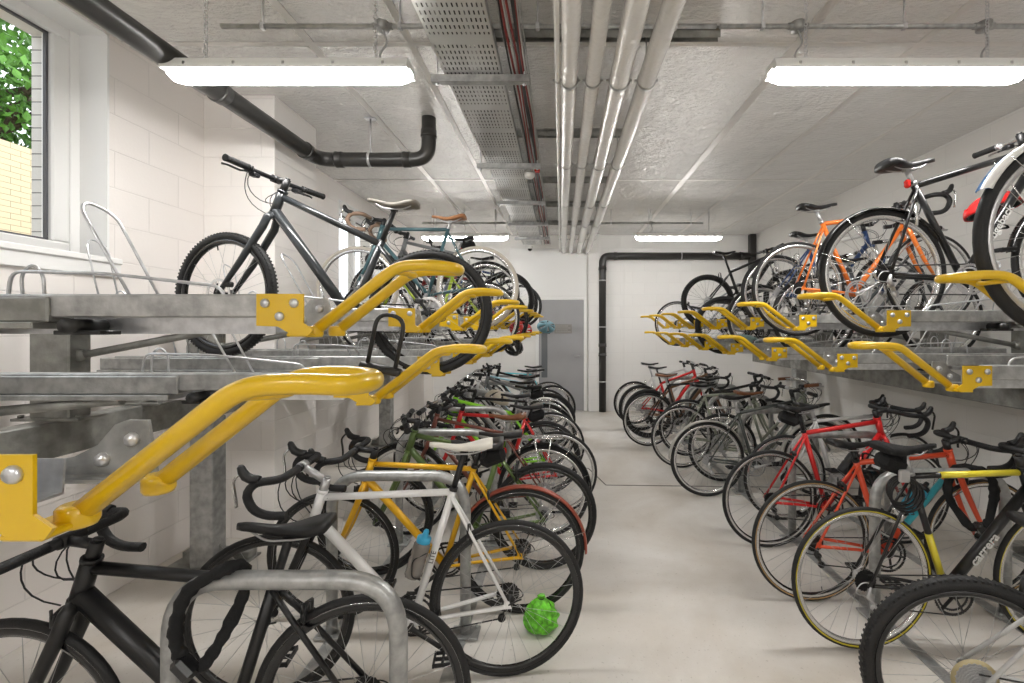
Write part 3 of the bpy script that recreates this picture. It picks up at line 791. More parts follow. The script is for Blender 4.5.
# perforated cable tray
def perf_tray(x0, x1, y0, y1, z):
    r = empty('cable_tray', ((x0+x1)/2, y0, z)); tag(r, 'wide perforated galvanised cable tray running the length of the ceiling', 'cable tray')
    CBM = mat('cable_sheath', (.03, .03, .03), .6)
    w = x1-x0; b = MB()
    m, nt, bs = _nt('perforated_steel'); bs.inputs['Base Color'].default_value = (.62, .62, .61, 1); bs.inputs['Metallic'].default_value = .7; bs.inputs['Roughness'].default_value = .42
    tc = nt.nodes.new('ShaderNodeTexCoord'); sp = nt.nodes.new('ShaderNodeSeparateXYZ'); nt.links.new(tc.outputs['Object'], sp.inputs[0])
    def md(op, a, b_=None, c=None):
        n = nt.nodes.new('ShaderNodeMath'); n.operation = op
        for i, v in enumerate((a, b_, c)):
            if v is None: continue
            if isinstance(v, (int, float)): n.inputs[i].default_value = v
            else: nt.links.new(v, n.inputs[i])
        return n.outputs[0]
    fx = md('ABSOLUTE', md('SUBTRACT', md('FRACT', md('DIVIDE', sp.outputs['X'], .0225)), .5))
    fy = md('ABSOLUTE', md('SUBTRACT', md('FRACT', md('DIVIDE', sp.outputs['Y'], .05)), .5))
    row = md('LESS_THAN', md('FRACT', md('DIVIDE', sp.outputs['Y'], .35)), .80)
    hole = md('MULTIPLY', md('MULTIPLY', md('LESS_THAN', fx, .16), md('LESS_THAN', fy, .27)), row)
    inv = md('SUBTRACT', 1, hole); nt.links.new(inv, bs.inputs['Alpha'])
    s = MB(); L = y1-y0
    s.add([(-w/2, 0, 0), (w/2, 0, 0), (w/2, L, 0), (-w/2, L, 0)], [(0, 1, 2, 3)], 0, False)
    s.build('tray_base', m, r)
    for sx in (-1, 1): xbox(MB(), sx*w/2-.001, sx*w/2+.001, 0, L, 0, .05).build('tray_flange', GALV, r)
    c = MB()  # cables packed dense and black to imitate the shade inside the tray
    for k in range(17):
        xx = -w/2+.022+k*.0175; c.tube([(xx+.012*math.sin(q*1.3+k), L*q/24, .014+.003*(k % 2)) for q in range(25)], .008, 6)
    c.build('cables', CBM, r)
perf_tray(-.665, -.34, -3.3, 7.95, 3.0)
r = empty('cable_bundle', (-.24, 0, 3.02)); tag(r, 'narrow run of dark red and black cables beside the perforated tray', 'cables')
for nm, col_, xs in (('red_cable', (.22, .02, .015), (-.028, -.006, .03)), ('black_cable', (.02, .02, .02), (-.044, .012, .02)), ('grey_cable', (.35, .35, .34), (-.016, .042))):
    for x in xs:
        MB().tube([(x+.006*math.sin(q*.9+x*90), -3.3+.25*q, .006*math.sin(q*1.7+x*50)) for q in range(46)], .0065, 6).build(nm, mat(nm+'_sheath', col_, .5), r)
xbox(MB(), -.055, -.052, -3.3, 7.95, -.012, .02).build('wire_rail', GALV, r); xbox(MB(), .052, .055, -3.3, 7.95, -.012, .02).build('wire_rail', GALV, r)
for i, y in enumerate((1.3, 2.58, 3.97, 5.15, 6.2, 7.2)):
    r = empty('tray_bracket', (-.46, y, 2.97)); tag(r, 'slotted steel bracket under the cable tray, %s of the row' % ordn(i), 'bracket', 'brackets under the cable tray')
    b = MB(); xbox(b, -.28, .28, -.02, .02, -.022, -.018); xbox(b, -.28, .28, -.021, -.018, -.022, .018); xbox(b, -.28, .28, .018, .021, -.022, .018); b.build('strut_channel', GALV, r)
    for x in (-.25, .25):
        MB().tube([(x, 0, -.03), (x, 0, CEIL-2.97)], .005, 6).lathe([(0, -.034), (.010, -.034), (.010, -.024), (0, -.024)], (x, 0, 0), 'z', 6).build('threaded_rod', ZINC, r)
for i, y in enumerate((2.56, 3.87, 5.1, 6.1, 7.2)):
    r = empty('pipe_strut', (.2, y, 3.185)); tag(r, 'steel channel on the ceiling above the silver pipes, %s of the row' % ordn(i), 'strut', 'struts above the pipes')
    b = MB(); xbox(b, -.68, .42 if i else .70, -.022, .022, .04, .065); xbox(b, -.68, .42 if i else .70, -.022, -.019, .0, .05); xbox(b, -.68, .42 if i else .70, .019, .022, .0, .05); b.build('strut_channel', GALVD, r)
# insulated pipes
FOILP = mat('pipe_foil', (.93, .92, .90), .25, .38, bump=.6, bscale=28)
for x, rr, lab in ((-.02, .014, 'thinnest bare silver pipe, leftmost of the ceiling pipes'), (.047, .046, 'foil wrapped pipe second from the left on the ceiling'), (.18, .042, 'foil wrapped ceiling pipe in the middle of the five'),
                   (.33, .056, 'thick foil wrapped ceiling pipe, fourth from the left'), (.485, .050, 'foil wrapped ceiling pipe furthest right of the five')):
    z = 2.95; r = empty('insulated_pipe', (x, 0, z)); tag(r, lab, 'pipe', 'foil pipes along the ceiling')
    P = []; R_ = []; y = YB+.02; q = 0
    while y < YE:
        P.append((0, y, 0)); R_.append(rr*(1+random.uniform(-.035, .035))); y += .11; q += 1
    P.append((0, YE, 0)); R_.append(rr)
    MB().tube(P, R_, 16).build('pipe', FOILP, r)
    for yy in (.1, 1.32, 2.56, 3.87, 5.1, 6.1, 7.2):
        MB().lathe([(rr*1.02, -.014), (rr*1.10, -.014), (rr*1.10, .014), (rr*1.02, .014)], (0, yy, 0), 'y', 18, 0, True).box((rr*1.15, yy, .0), (.02, .02, .012), ch=.002).box((-rr*1.15, yy, 0), (.02, .02, .012), ch=.002).tube([(0, yy, rr), (0, yy, CEIL-z-.02)], .005, 6).build('pipe_clamp', GALV, r)
# dark drain pipes
def drain(name, paths, rr, collars, label, bands=()):
    P = paths; r = empty(name, P[0]); tag(r, label, 'pipe'); o = Vector(P[0])
    MB().tube([Vector(p)-o for p in fil(P, .13, 7)], rr, 20).build('pipe', PIPEB, r)
    for c, ax in collars:
        MB().lathe([(rr*1.0, -.03), (rr*1.12, -.03), (rr*1.16, -.024), (rr*1.16, -.016), (rr*1.1, -.01), (rr*1.1, .03), (rr, .03)], Vector(c)-o, ax, 20).build('collar', PIPEB, r)
    for c, ax, top in bands:
        b = MB().lathe([(rr*1.02, -.010), (rr*1.08, -.010), (rr*1.08, .010), (rr*1.02, .010)], Vector(c)-o, ax, 20, 0, True)
        if top: b.tube([Vector(c)-o+Vector((0, 0, rr)), Vector((c[0], c[1], CEIL))-o], .006, 6).box(Vector((c[0], c[1], CEIL-.006))-o, (.09, .05, .01), ch=.002)
        b.build('pipe_clip', ZINC, r)
drain('drain_pipe', [(-1.97, YB+.02, 2.88), (-1.97, 3.66, 2.91), (-1.075, 3.66, 2.91), (-1.075, 3.66, CEIL+.0)], .057,
      [((-1.97, 2.6, 2.905), 'y'), ((-1.97, 3.48, 2.91), 'y'), ((-1.80, 3.66, 2.91), 'x'), ((-1.25, 3.66, 2.91), 'x'), ((-1.075, 3.66, 3.12), 'z')],
      'dark grey drain pipe under the left ceiling edge, turning right and up', [((-1.55, 3.66, 2.91), 'x', True), ((-1.97, 1.2, 2.9), 'y', True)])
drain('drain_pipe', [(.76, YE-.085, 0), (.76, YE-.085, 2.85), (3.54, YE-.085, 2.85)], .066,
      [((.76, YE-.085, 1.05), 'z'), ((.76, YE-.085, 2.62), 'z'), ((1.0, YE-.085, 2.85), 'x'), ((3.3, YE-.085, 2.85), 'x'), ((.76, YE-.085, 1.22), 'z')],
      'black drain pipe running up the end wall beside the door and along to the right', [((.76, YE-.085, 2.4), 'z', False), ((.76, YE-.085, .55), 'z', False), ((.76, YE-.085, 1.55), 'z', False), ((2.2, YE-.085, 2.85), 'x', False)])
o = xbox(MB(), XR-.12, XR-.01, YE-.14, YE-.02, 2.45, CEIL, ch=.01).build('duct_box', PIPEB); tag(o, 'short dark box section in the far right corner under the ceiling', 'duct')
# detector and camera
r = empty('smoke_detector', (-.29, 4.15, 2.955)); tag(r, 'small round white smoke detector hanging by the cable tray', 'detector')
MB().lathe([(0, -.035), (.030, -.034), (.045, -.02), (.05, 0), (.05, .02), (0, .02)], n=20, axis='z').build('detector_head', WHITEP, r)
MB().box((.07, 0, .04), (.05, .05, .04), 0, None, .006).build('junction_box', REDL, r)
r = empty('security_camera', (-.55, 7.95, 2.93)); tag(r, 'little dome security camera at the far end of the cable tray', 'camera')
MB().lathe([(0, .05), (.05, .05), (.055, .02), (.05, 0), (0, 0)], n=18, axis='z').build('housing', WHITEP, r)
MB().lathe([(.040, 0), (.036, -.02), (.02, -.036), (0, -.04)], n=16, axis='z').build('dome', BLKG, r)

# ------------------------------------------------------------------ two-tier rack
def copy_tree(o, parent=None):
    c = o.copy(); COL.objects.link(c); c.parent = parent
    for ch in list(o.children): copy_tree(ch, c)
    return c
TR = {}
def tray_proto(sd, hi):
    """local +x points out to the aisle; tip at x=0; z=0 is the underside of the rail; sd = side of the rail"""
    r = empty('rack_tray'); y = -.085*sd
    g = GALV
    b = MB(); xbox(b, -2.15, -.49, y-.025, y+.025, 0, .06, ch=.004); b.build('rail', g, r)
    b = MB(); xbox(b, -2.22, -1.03, y-.034, y+.034, -.012, .052, ch=.004); xbox(b, -2.22, -1.05, y-.05, y+.045, -.03, -.012, ch=.002); b.build('sleeve', GALVD if hi else g, r)
    b = MB().lathe([(0, -.05), (.018, -.05), (.018, .05), (0, .05)], (-.97, y, -.022), 'y', 12); xbox(b, -1.02, -.90, y-.03, y+.03, -.045, -.034, ch=.002); b.build('roller', DARKM, r)
    b = MB(); pr = [(-.034, .012), (-.031, .012), (-.028, -.040), (.028, -.040), (.031, .012), (.034, .012), (.031, -.044), (-.031, -.044)]
    b.prism(pr[:], -2.12, -.50, 'x'); b.build('wheel_channel', ZINC, r)
    b = MB(); y2 = y-.028*sd
    b.prism([(-.495, .060), (-.375, .060), (-.375, -.015), (-.35, -.032), (-.36, -.045), (-.41, -.042), (-.44, -.024), (-.495, -.022)], min(y2, y2-.005*sd), max(y2, y2-.005*sd)); xbox(b, -.42, -.365, min(-.045*sd, -.117*sd), max(-.045*sd, -.117*sd), -.050, -.040, ch=.003)
    br = b.build('bracket', YEL, r)
    for bx, bz in ((-.472, .036), (-.398, .036), (-.435, .002)):
        MB().lathe([(0, -.004), (.009, -.004), (.012, 0), (.012, .004), (0, .006)], (bx, y2-.008*sd, bz), 'y', 10).build('bolt', ZINC, br)
    b = MB(); b.prism([(-.60, -.012), (-.54, .0), (-.50, .02), (-.47, .055), (-.45, .062), (-.415, .062), (-.40, -.03), (-.60, -.03)], .085*sd-.003, .085*sd+.003); xbox(b, -.66, -.40, min(.055*sd, .088*sd), max(.055*sd, .088*sd), -.036, -.030)
    sp_ = b.build('side_plate', GALV, r)
    for bx, bz in ((-.44, .03), (-.49, -.004)): MB().lathe([(0, -.006), (.010, -.004), (.012, 0), (.012, .004), (0, .006)], (bx, .085*sd-.006*sd, bz), 'y', 10).build('bolt', ZINC, sp_)
    h = MB(); rr = .0150
    pts = [(-.375, -.062, -.035), (-.155, -.062, .138), (-.08, -.062, .143), (-.015, -.048, .138), (.0, 0, .137), (-.015, .048, .138), (-.08, .062, .143), (-.155, .062, .138), (-.375, .062, -.035)]
    h.tube(fil(pts, .035, 6), rr, 14)
    h.tube(fil([(-.165, -.06, .125), (-.12, 0, .120), (-.165, .06, .125)], .03), .008, 8)
    for s_ in (-1, 1): h.lathe([(0, -.016), (.020, -.016), (.023, -.01), (.023, .010), (.018, .014), (0, .014)], (-.378, s_*.062, -.036), 'z', 14)
    h.build('handle', YEL, r)
    def wire(pts, rad=.0045, fr=.02): return MB().tube(fil(pts, fr, 4), rad, 7).build('wheel_guard', ZINC, r)
    for x in (-1.13, -1.75):
        wire([(x, -.035, .0), (x, -.04, .12), (x-.03, -.04, .15), (x-.06, -.04, .12), (x-.06, -.035, 0)], .004)
    wire([(-.86, -.045, .01), (-1.02, -.05, .30), (-1.05, 0, .33), (-1.02, .05, .30), (-.86, .045, .01)], .004, .04)
    wire([(-.62, -.05*sd, .01), (-.63, -.055*sd, .085), (-.95, -.055*sd, .12), (-1.2, -.055*sd, .125), (-1.22, -.05*sd, .0)], .0045, .03)
    wire([(-1.85, -.045, .0), (-1.93, -.05, .36), (-1.96, 0, .40), (-1.93, .05, .36), (-1.85, .045, 0)], .004, .04)
    zb = -1.575+1.13 if hi else -1.33+1.13
    b = MB(); xbox(b, -2.10 if hi else -2.08, -1.92 if hi else -1.98, y-.05, y+.05, zb, -.03, ch=.006)
    xbox(b, -2.16, -1.86, y-.07, y+.07, zb, zb+.012, ch=.002)
    for q in (-2.14, -1.88): b.lathe([(0, 0), (.011, 0), (.011, .012), (0, .014)], (q, y-.045, zb+.012), 'z', 6)
    b.build('riser', GALVD, r)
    if hi: MB().tube([(-1.92, y, -.155), (-1.25, y, -.03)], .017, 12).lathe([(0, -.02), (.03, -.02), (.03, .02), (0, .02)], (-1.92, y, -.155), 'y', 12).build('gas_strut', GALVD, r)
    else: MB().tube([(-1.95, y, -.10), (-1.25, y, -.035)], .017, 12).build('gas_strut', GALVD, r)
    return r
used = set()
def tray(side, Y, hi, i, n):
    key = (side, hi)
    sd = 1 if side == 'left' else -1
    if key not in TR: TR[key] = tray_proto(sd, hi); o = TR[key]
    else: o = copy_tree(TR[key])
    o.location = (-.285 if side == 'left' else 1.28, Y, 1.575 if hi else 1.33)
    o.rotation_euler = (0, 0, 0 if side == 'left' else PI)
    lv = 'upper' if hi else 'lower'
    tag(o, 'bike tray with yellow handle, %s of the %s-set trays, %s rack' % (ordn(n), lv, side), 'bike rack tray', 'two-tier trays on the %s rack' % side)
LY = [.68, 1.27, 1.66, 2.15, 2.56, 3.0, 3.36, 3.72, 4.14, 4.56, 4.98, 5.40, 5.8, 6.24, 6.66, 7.08]
RY = [1.08, 1.50, 1.97, 2.40, 2.81, 3.24, 3.65, 4.05, 4.5, 4.9, 5.3, 5.72, 6.1, 6.5, 6.86, 7.2]
for side, ys in (('left', LY), ('right', RY)):
    for i, y in enumerate(ys): tray(side, y, bool(i % 2), i, i//2)
for side, x, ys in (('left', -2.29, (-.1, 2.92, 5.9)), ('right', 3.28, (-.3, 3.0, 6.2))):
    r = empty('two_tier_bike_rack', (x, 0, 0)); tag(r, 'galvanised frame of the %s two-tier rack: long beam on square floor posts' % side, 'bike rack')
    b = MB(); xbox(b, -.05, .05, -.9, 7.6, .97, 1.13, ch=.006); b.build('beam', GALVD, r)
    for y in ys:
        b = MB(); xbox(b, -.075, .075, y-.06, y+.06, .012, .97, ch=.006); p = b.build('post', GALV, r)
        s_ = 1 if side == 'left' else -1
        b = MB(); xbox(b, -.24, .24, y-.10, y+.16, 0, .012, ch=.002); xbox(b, -.22, .22, y+.06, y+.15, .012, .06, ch=.004); b.prism([(.075, .012), (.2, .012), (.075, .14)], y-.005, y+.005)
        b.prism([(-.075, .012), (-.2, .012), (-.075, .14)], y-.005, y+.005); b.build('base_plate', GALVD, r)

# ------------------------------------------------------------------ floor stands
ST = []
def stand(x0, x1, y, label, H=.80):
    r = empty('bike_stand', ((x0+x1)/2, y, 0)); tag(r, label, 'bike stand', 'hoop stands on the floor'); w = (x1-x0)/2
    MB().tube(fil([(-w, 0, .01), (-w, 0, H-.027), (w, 0, H-.027), (w, 0, .01)], .17, 9), .0265, 18).build('hoop', GALV, r)
    for s in (-1, 1):
        MB().box((s*w, 0, .014), (.14, .10, .010), ch=.002).lathe([(0, 0), (.008, 0), (.008, .012), (0, .014)], (s*w+.05, .03, .019), 'z', 6).lathe([(0, 0), (.008, 0), (.008, .012), (0, .014)], (s*w-.05, -.03, .019), 'z', 6).build('foot_plate', GALV, r)
for i, y in enumerate((1.33, 2.26, 3.2, 4.12, 5.05, 6.0, 6.9)):
    stand(-1.15, -.48, y, 'galvanised hoop stand on the floor, %s to the camera in the left row' % ordn(i), .83)
for i, y in enumerate((2.41, 3.27, 4.2, 5.1, 6.0, 6.9)):
    stand(1.68, 2.38, y, 'galvanised hoop stand on the floor, %s to the camera in the right row' % ordn(i), .795)
for x, y0, lab in ((-.50, .6, 'flat floor rail joining the aisle-side feet of the left stands'), (1.70, .9, 'flat floor rail joining the aisle-side feet of the right stands'), (-1.13, .6, 'flat floor rail joining the wall-side feet of the left stands'), (2.36, .9, 'flat floor rail joining the wall-side feet of the right stands')):
    o = xbox(MB(), x-.03, x+.03, y0, 7.3, 0, .008, ch=.001).build('floor_rail', GALV); tag(o, lab, 'floor rail')
# ------------------------------------------------------------------ the bicycles
K = {'black': (.008, .008, .009), 'char': (.06, .065, .07), 'white': (.80, .80, .80), 'yellow': (.82, .45, .01), 'olive': (.10, .16, .04), 'teal': (.06, .13, .15),
     'red': (.65, .02, .02), 'orange': (.80, .20, .03), 'silver': (.55, .55, .55), 'grey': (.25, .26, .27), 'lime': (.28, .70, .03), 'sky': (.45, .70, .80), 'blue': (.03, .07, .20),
     'copper': (.20, .06, .04), 'brown': (.20, .10, .05), 'sage': (.26, .28, .22), 'turq': (.05, .45, .55), 'cream': (.7, .66, .55), 'maroon': (.28, .03, .03), 'coral': (.80, .09, .03)}
MATTE = mat('matte_black_frame', (.008, .008, .0085), .36, .0)
def W(b, p):
    bpy.context.view_layer.update(); return b['root'].matrix_world @ Vector(p)
def rot_of(b): 
    bpy.context.view_layer.update(); return b['root'].matrix_world.to_3x3()
# --- left floor row (front wheels towards the wall)
L1 = bike('matte black road bike with thick frame, behind the nearest hoop stand at the bottom left', (-.64, 1.47), 187, MATTE, 'road', fr=(.031, .019), bars='drop', spb=SPOKE, rimd=.03, sadz=.93, lod=0, steer=-8, scz=.74, crank=2.2, lean=-1)
L2 = bike('white road bike with white saddle and black drop bars', (-.235, 2.0), 188, (.88, .88, .88), 'road', fr=(.022, .016), rim='black', spb=SPOKE, barz=.055, sadmat=mat('white_saddle', (.78, .76, .70), .45), sadz=1.035, scz=.82, fork=MATTE, crank=.6, rimd=.026, lean=2, stem=SILM, tr=.0125, lev=SIL)
L3 = bike('yellow road bike with a brown rear mudguard, behind the white one', (-.215, 2.44), 183, K['yellow'], 'road', fr=(.020, .015), rim='black', sadz=.94, mud_front=False, mud_end=3.2, mud=mat('brown_mudguard', (.28, .06, .035), .35), spb=SPOKE, fork=(.78, .42, .01), lean=-1, crank=2.5, saddle='wide', bag=True)
L4 = bike('olive green flat bar bike with black tyres, behind the yellow one', (-.11, 2.88), 184, K['olive'], 'hybrid', bars='flat', tyre='black', spb=SPOKE, sadz=.88, crank=1.9, light=True, lod=0, steer=12)
L5 = bike('dark red town bike with a brown leather saddle, behind the olive one', (-.13, 3.32), 178, K['copper'], 'city', bars='flat', rim='silver', sadmat=LEATHER, saddle='leather', sadz=.90, rack=True, crank=.3, mud=BLKG)
L6 = bike('red sport bike with red rear light, just before the lime green one', (-.04, 3.74), 180, K['red'], 'road', rim='silver', sadz=.9, light=True, crank=1.2, bag=True)
L7 = bike('lime green bike with black flat bars, midway along the left row', (-.16, 4.16), 181, K['lime'], 'hybrid', bars='flat', sadz=.93, lod=1, crank=2.8, spb=SPOKE)
L8 = bike('black road bike with a saddle bag, just past the lime green one', (-.10, 4.58), 179, K['black'], 'road', sadz=.95, bag=True, lod=1, rim='silver')
L9 = bike('silver hybrid with mudguards, two past the lime green bike in the left row', (-.18, 5.0), 183, K['silver'], 'hybrid', bars='riser', rim='silver', mud=BLKG, sadz=.95, lod=1, rack=True)
L10 = bike('white mixte bike with swept bars far along the left row', (-.20, 5.45), 180, K['white'], 'city', bars='swept', rim='silver', mud=WHITEP, sadz=.96, lod=1, step=True)
L11 = bike('grey mountain bike with thick tyres far along the left row', (-.15, 5.9), 178, K['grey'], 'mtb', bars='riser', sadz=.92, lod=1, susp=True)
L12 = bike('pale blue bike near the end of the left row', (-.22, 6.3), 181, K['sky'], 'city', bars='flat', rim='silver', sadz=.95, lod=1)
L13 = bike('black bike with silver rims, last but one before the door on the left', (-.12, 6.72), 180, K['black'], 'hybrid', bars='flat', rim='silver', sadz=.92, lod=1)
L14 = bike('turquoise bike at the very end of the left row near the door', (-.2, 7.15), 182, K['turq'], 'road', rim='silver', sadz=.93, lod=1)
# --- right floor row
R1 = bike('silver bike with knobbly black rear tyre and tan spoke disc, bottom right corner', (1.42, 1.56), -13, K['silver'], 'mtb', rim='black', disc=False, tr=.024, sadz=.9, bars='flat', spb=SPOKE, crank=2.6, fr=(.019, .015))
R2 = bike('black road bike with yellow stripes and white lettering on its down tube', (1.45, 2.17), 1, K['black'], 'road', fr=(.024, .015), accent=paint((.80, .68, .04)), tyre='yellowline', spb=SPOKE, sadz=.98, bars='drop', crank=.2, rimd=.018, crk=DARKM, rim='silver', saddle='wide', sadmat=CLOTH, bag=True, scz=.83, htz=.87)
R3 = bike('orange and turquoise road bike with tan wall tyres, behind the black and yellow one', (1.42, 2.55), 1, K['coral'], 'road', tyre='tan', spb=SPOKE, acc_dt=True, accent=paint(K['turq']), sadz=.9, crank=1.1, scz=.78)
R4 = bike('bright red road bike with black drop bars and saddle bag', (1.47, 3.17), 3, K['red'], 'road', fr=(.019, .017), rim='black', spb=SPOKE, sadz=.99, bag=True, crank=.6, htz=.90, scz=.80, tyre='black')
R4b = bike('silver road bike pushed in behind the red one, wheel close to the wall', (1.80, 3.62), 4, K['silver'], 'road', rim='silver', sadz=.93, crank=2.1)
R5 = bike('dark grey hybrid with pale mudguards and silver rims, in the middle of the right row', (1.34, 4.12), 1, (.07, .08, .075), 'city', rim='silver', mud=mat('pale_mudguard', (.42, .41, .38), .4), sadz=.92, bars='flat', crank=.3, rack=False, fr=(.017, .015))
R5b = bike('grey step through bike with a brown saddle, behind the dark grey hybrid', (1.62, 4.52), -2, K['sage'], 'city', rim='silver', step=True, sadmat=LEATHER, saddle='leather', sadz=.9, bars='swept', lod=1, rack=True)
R6 = bike('olive road bike with a pale frame further along the right row', (1.33, 4.96), 2, K['sage'], 'road', rim='silver', sadz=.92, lod=1)
R6b = bike('black hybrid bike leaning in the far part of the right row', (1.52, 5.42), -3, K['black'], 'hybrid', bars='flat', sadz=.94, lod=1, spb=SPOKE)
R7 = bike('black racing bike with brown saddle sticking out into the aisle on the right', (1.14, 5.86), 4, K['black'], 'road', rim='silver', sadmat=LEATHER, sadz=.93, lod=1, spb=SPOKE)
R8 = bike('brown mountain bike with thick tyres near the end of the right row', (1.22, 6.3), 0, K['brown'], 'mtb', bars='riser', sadz=.9, lod=1)
R9 = bike('red mountain bike with a black saddle near the end wall', (1.20, 6.75), 5, K['red'], 'mtb', bars='riser', rim='silver', sadz=.95, lod=1)
R10 = bike('white bike last in the right row by the end wall', (1.18, 7.2), 3, K['white'], 'hybrid', bars='flat', rim='silver', sadz=.97, lod=1)
# --- upper left (HZ hi 1.535, LZ low 1.29)
HZ, LZ = 1.535, 1.29
U1 = bike('charcoal flat bar bike with fat black tyres on the upper left trays', (-.745, 2.47), 180, (.030, .034, .038), 'hybrid', zg=LZ, pitch=5, tr=.023, rim='black', spb=SPOKE, fr=(.027, .019), bars='flat', sadz=.93, slope=.06, sadmat=mat('tan_grey_saddle', (.16, .145, .12), .5), disc=True, crank=.1, steer=-14, htz=.93, fa=.70, htx=.435)
U2 = bike('dark teal bike with a tan saddle on the upper left rack, behind the charcoal one', (-.69, 3.72), 180, K['teal'], 'road', zg=HZ, rim='silver', tyre='cream', tr=.016, sadmat=mat('tan_leather', (.38, .17, .07), .45), saddle='leather', sadz=.93, fr=(.016, .015), scz=.82, crank=2.2, bars='drop', tape=mat('brown_bar_tape', (.3, .2, .14), .6))
U3 = bike('grey bike with a saddle bag on the upper left rack', (-.76, 4.56), 180, K['grey'], 'hybrid', zg=HZ, rim='silver', bars='flat', sadz=.92, bag=True, crank=1.0, light=True)
U4 = bike('black and red bike with thin tyres, lower set tray on the upper left rack', (-.70, 4.98), 180, K['maroon'], 'road', zg=LZ, sadz=.93, lod=1, light=True, spb=SPOKE)
U5 = bike('black bike with thick tyres, fourth bike along the upper left rack', (-.66, 5.40), 180, K['black'], 'mtb', zg=HZ, sadz=.85, bars='riser', lod=1, spb=SPOKE)
U6 = bike('dark blue bike toward the far end of the upper left rack', (-.66, 6.24), 180, K['blue'], 'hybrid', zg=HZ, sadz=.85, bars='flat', lod=1, spb=SPOKE)
U7 = bike('black road bike at the far end of the upper left rack', (-.64, 7.08), 180, K['black'], 'road', zg=HZ, sadz=.85, lod=1, spb=SPOKE)
U8 = bike('yellow green road bike on a lower set tray of the left rack', (-.72, 4.14), 180, (.45, .6, .05), 'road', zg=LZ, sadz=.82, lod=1, rim='silver', scz=.72)
# --- upper right
V1 = bike('bike with a blue and white mudguard at the right edge of the upper rack', (1.735, 1.50), 0, K['black'], 'hybrid', zg=HZ-.03, pitch=3, bars='flat', tyre='black', tr=.02, rim='grey', mud=mat('blue_mudguard', (.04, .16, .40), .25), mud_edge=WHITEP, mud_end=2.62, sadz=.95, crank=.7)
V2 = bike('black bike with red rear light and white lettering, upper right rack', (1.75, 2.42), 0, K['black'], 'hybrid', zg=HZ-.04, pitch=4, tyre='black', tr=.017, rim='silver', fr=(.022, .017), bars='flat', sadz=.935, crank=.9, mud=BLKG, light=True, scz=.80, saddle='wide', htz=.97, sa=.43)
V3 = bike('orange bike with silver rims and a black saddle on the upper right rack', (1.74, 3.26), 2, K['orange'], 'road', zg=HZ-.05, pitch=4, sa=.38, rim='silver', tyre='black', sadz=.94, crank=.4, scz=.80, htz=.86, fr=(.017, .016))
V4 = bike('matte black mountain bike toward the far end of the upper right rack', (1.88, 5.72), 2, MATTE, 'mtb', zg=HZ, pitch=3, bars='flat', sadz=.96, susp=True, lod=1, crank=.5)
V5 = bike('dark bike with thick tyres on a lower set tray, below the matte black mountain bike', (1.92, 5.3), -2, K['char'], 'mtb', zg=LZ-.06, bars='riser', sadz=.82, lod=1, disc=True)
V6 = bike('thin wheeled dark bike furthest away on the upper right rack', (1.77, 6.86), 0, K['grey'], 'road', zg=LZ-.03, sadz=.6, lod=1, spb=SPOKE, scz=.55)
V7 = bike('blue and white bike between the orange one and the wall on the upper right rack', (1.95, 4.05), 3, K['blue'], 'hybrid', zg=HZ-.02, rim='silver', bars='riser', sadz=.88, lod=1, susp=True, accent=WHITEP)
V8 = bike('silver bike on a lower set tray behind the blue and white one', (2.0, 4.5), 0, K['silver'], 'city', zg=LZ, rim='silver', bars='flat', sadz=.80, lod=1, scz=.7)
V9 = bike('dark grey step through bike on a lower set tray beside the orange one', (2.05, 3.65), 0, K['char'], 'city', zg=LZ, rim='silver', bars='swept', sadz=.82, lod=1, step=True, rack=True)
# R1 spoke protector, V1 mudguard white flash
ws = [c for c in R1['root'].children if c.name.startswith('wheel')][0]
tag(MB().lathe([(.035, -.022), (.068, -.020), (.072, -.022), (.035, -.0245)], n=30, closed=True).build('spoke_disc', mat('yellowed_plastic', (.50, .42, .24), .4), ws), 'tan plastic disc behind the sprockets')
# lettering
WL = mat('white_lettering', (.75, .75, .74), .4); GL = mat('grey_lettering', (.12, .12, .12), .4)
def on_tube(b, p, q, t, s, size, side, m, r, bold=0, rev=False):
    a, c = Vector(b['P'](p)), Vector(b['P'](q)); d = (c-a).normalized()
    if rev: d = -d
    lettering(b['root'], s, size, a.lerp(c, t)+Vector((0, side*(r+.0012), 0)), d, (0, side, 0), m, bold)
on_tube(R2, R2['BB'], R2['dt0'], .42, 'carrera', .062, -1, WL, .0235, .0012)
on_tube(V2, V2['BB'], V2['dt0'], .48, 'ridgeback', .060, -1, WL, .0215, .001)
on_tube(L2, L2['SC'], L2['BB'], .50, 'LITE', .030, 1, mat('dark_lettering', (.05, .05, .05), .4), .0165, .0, rev=True)
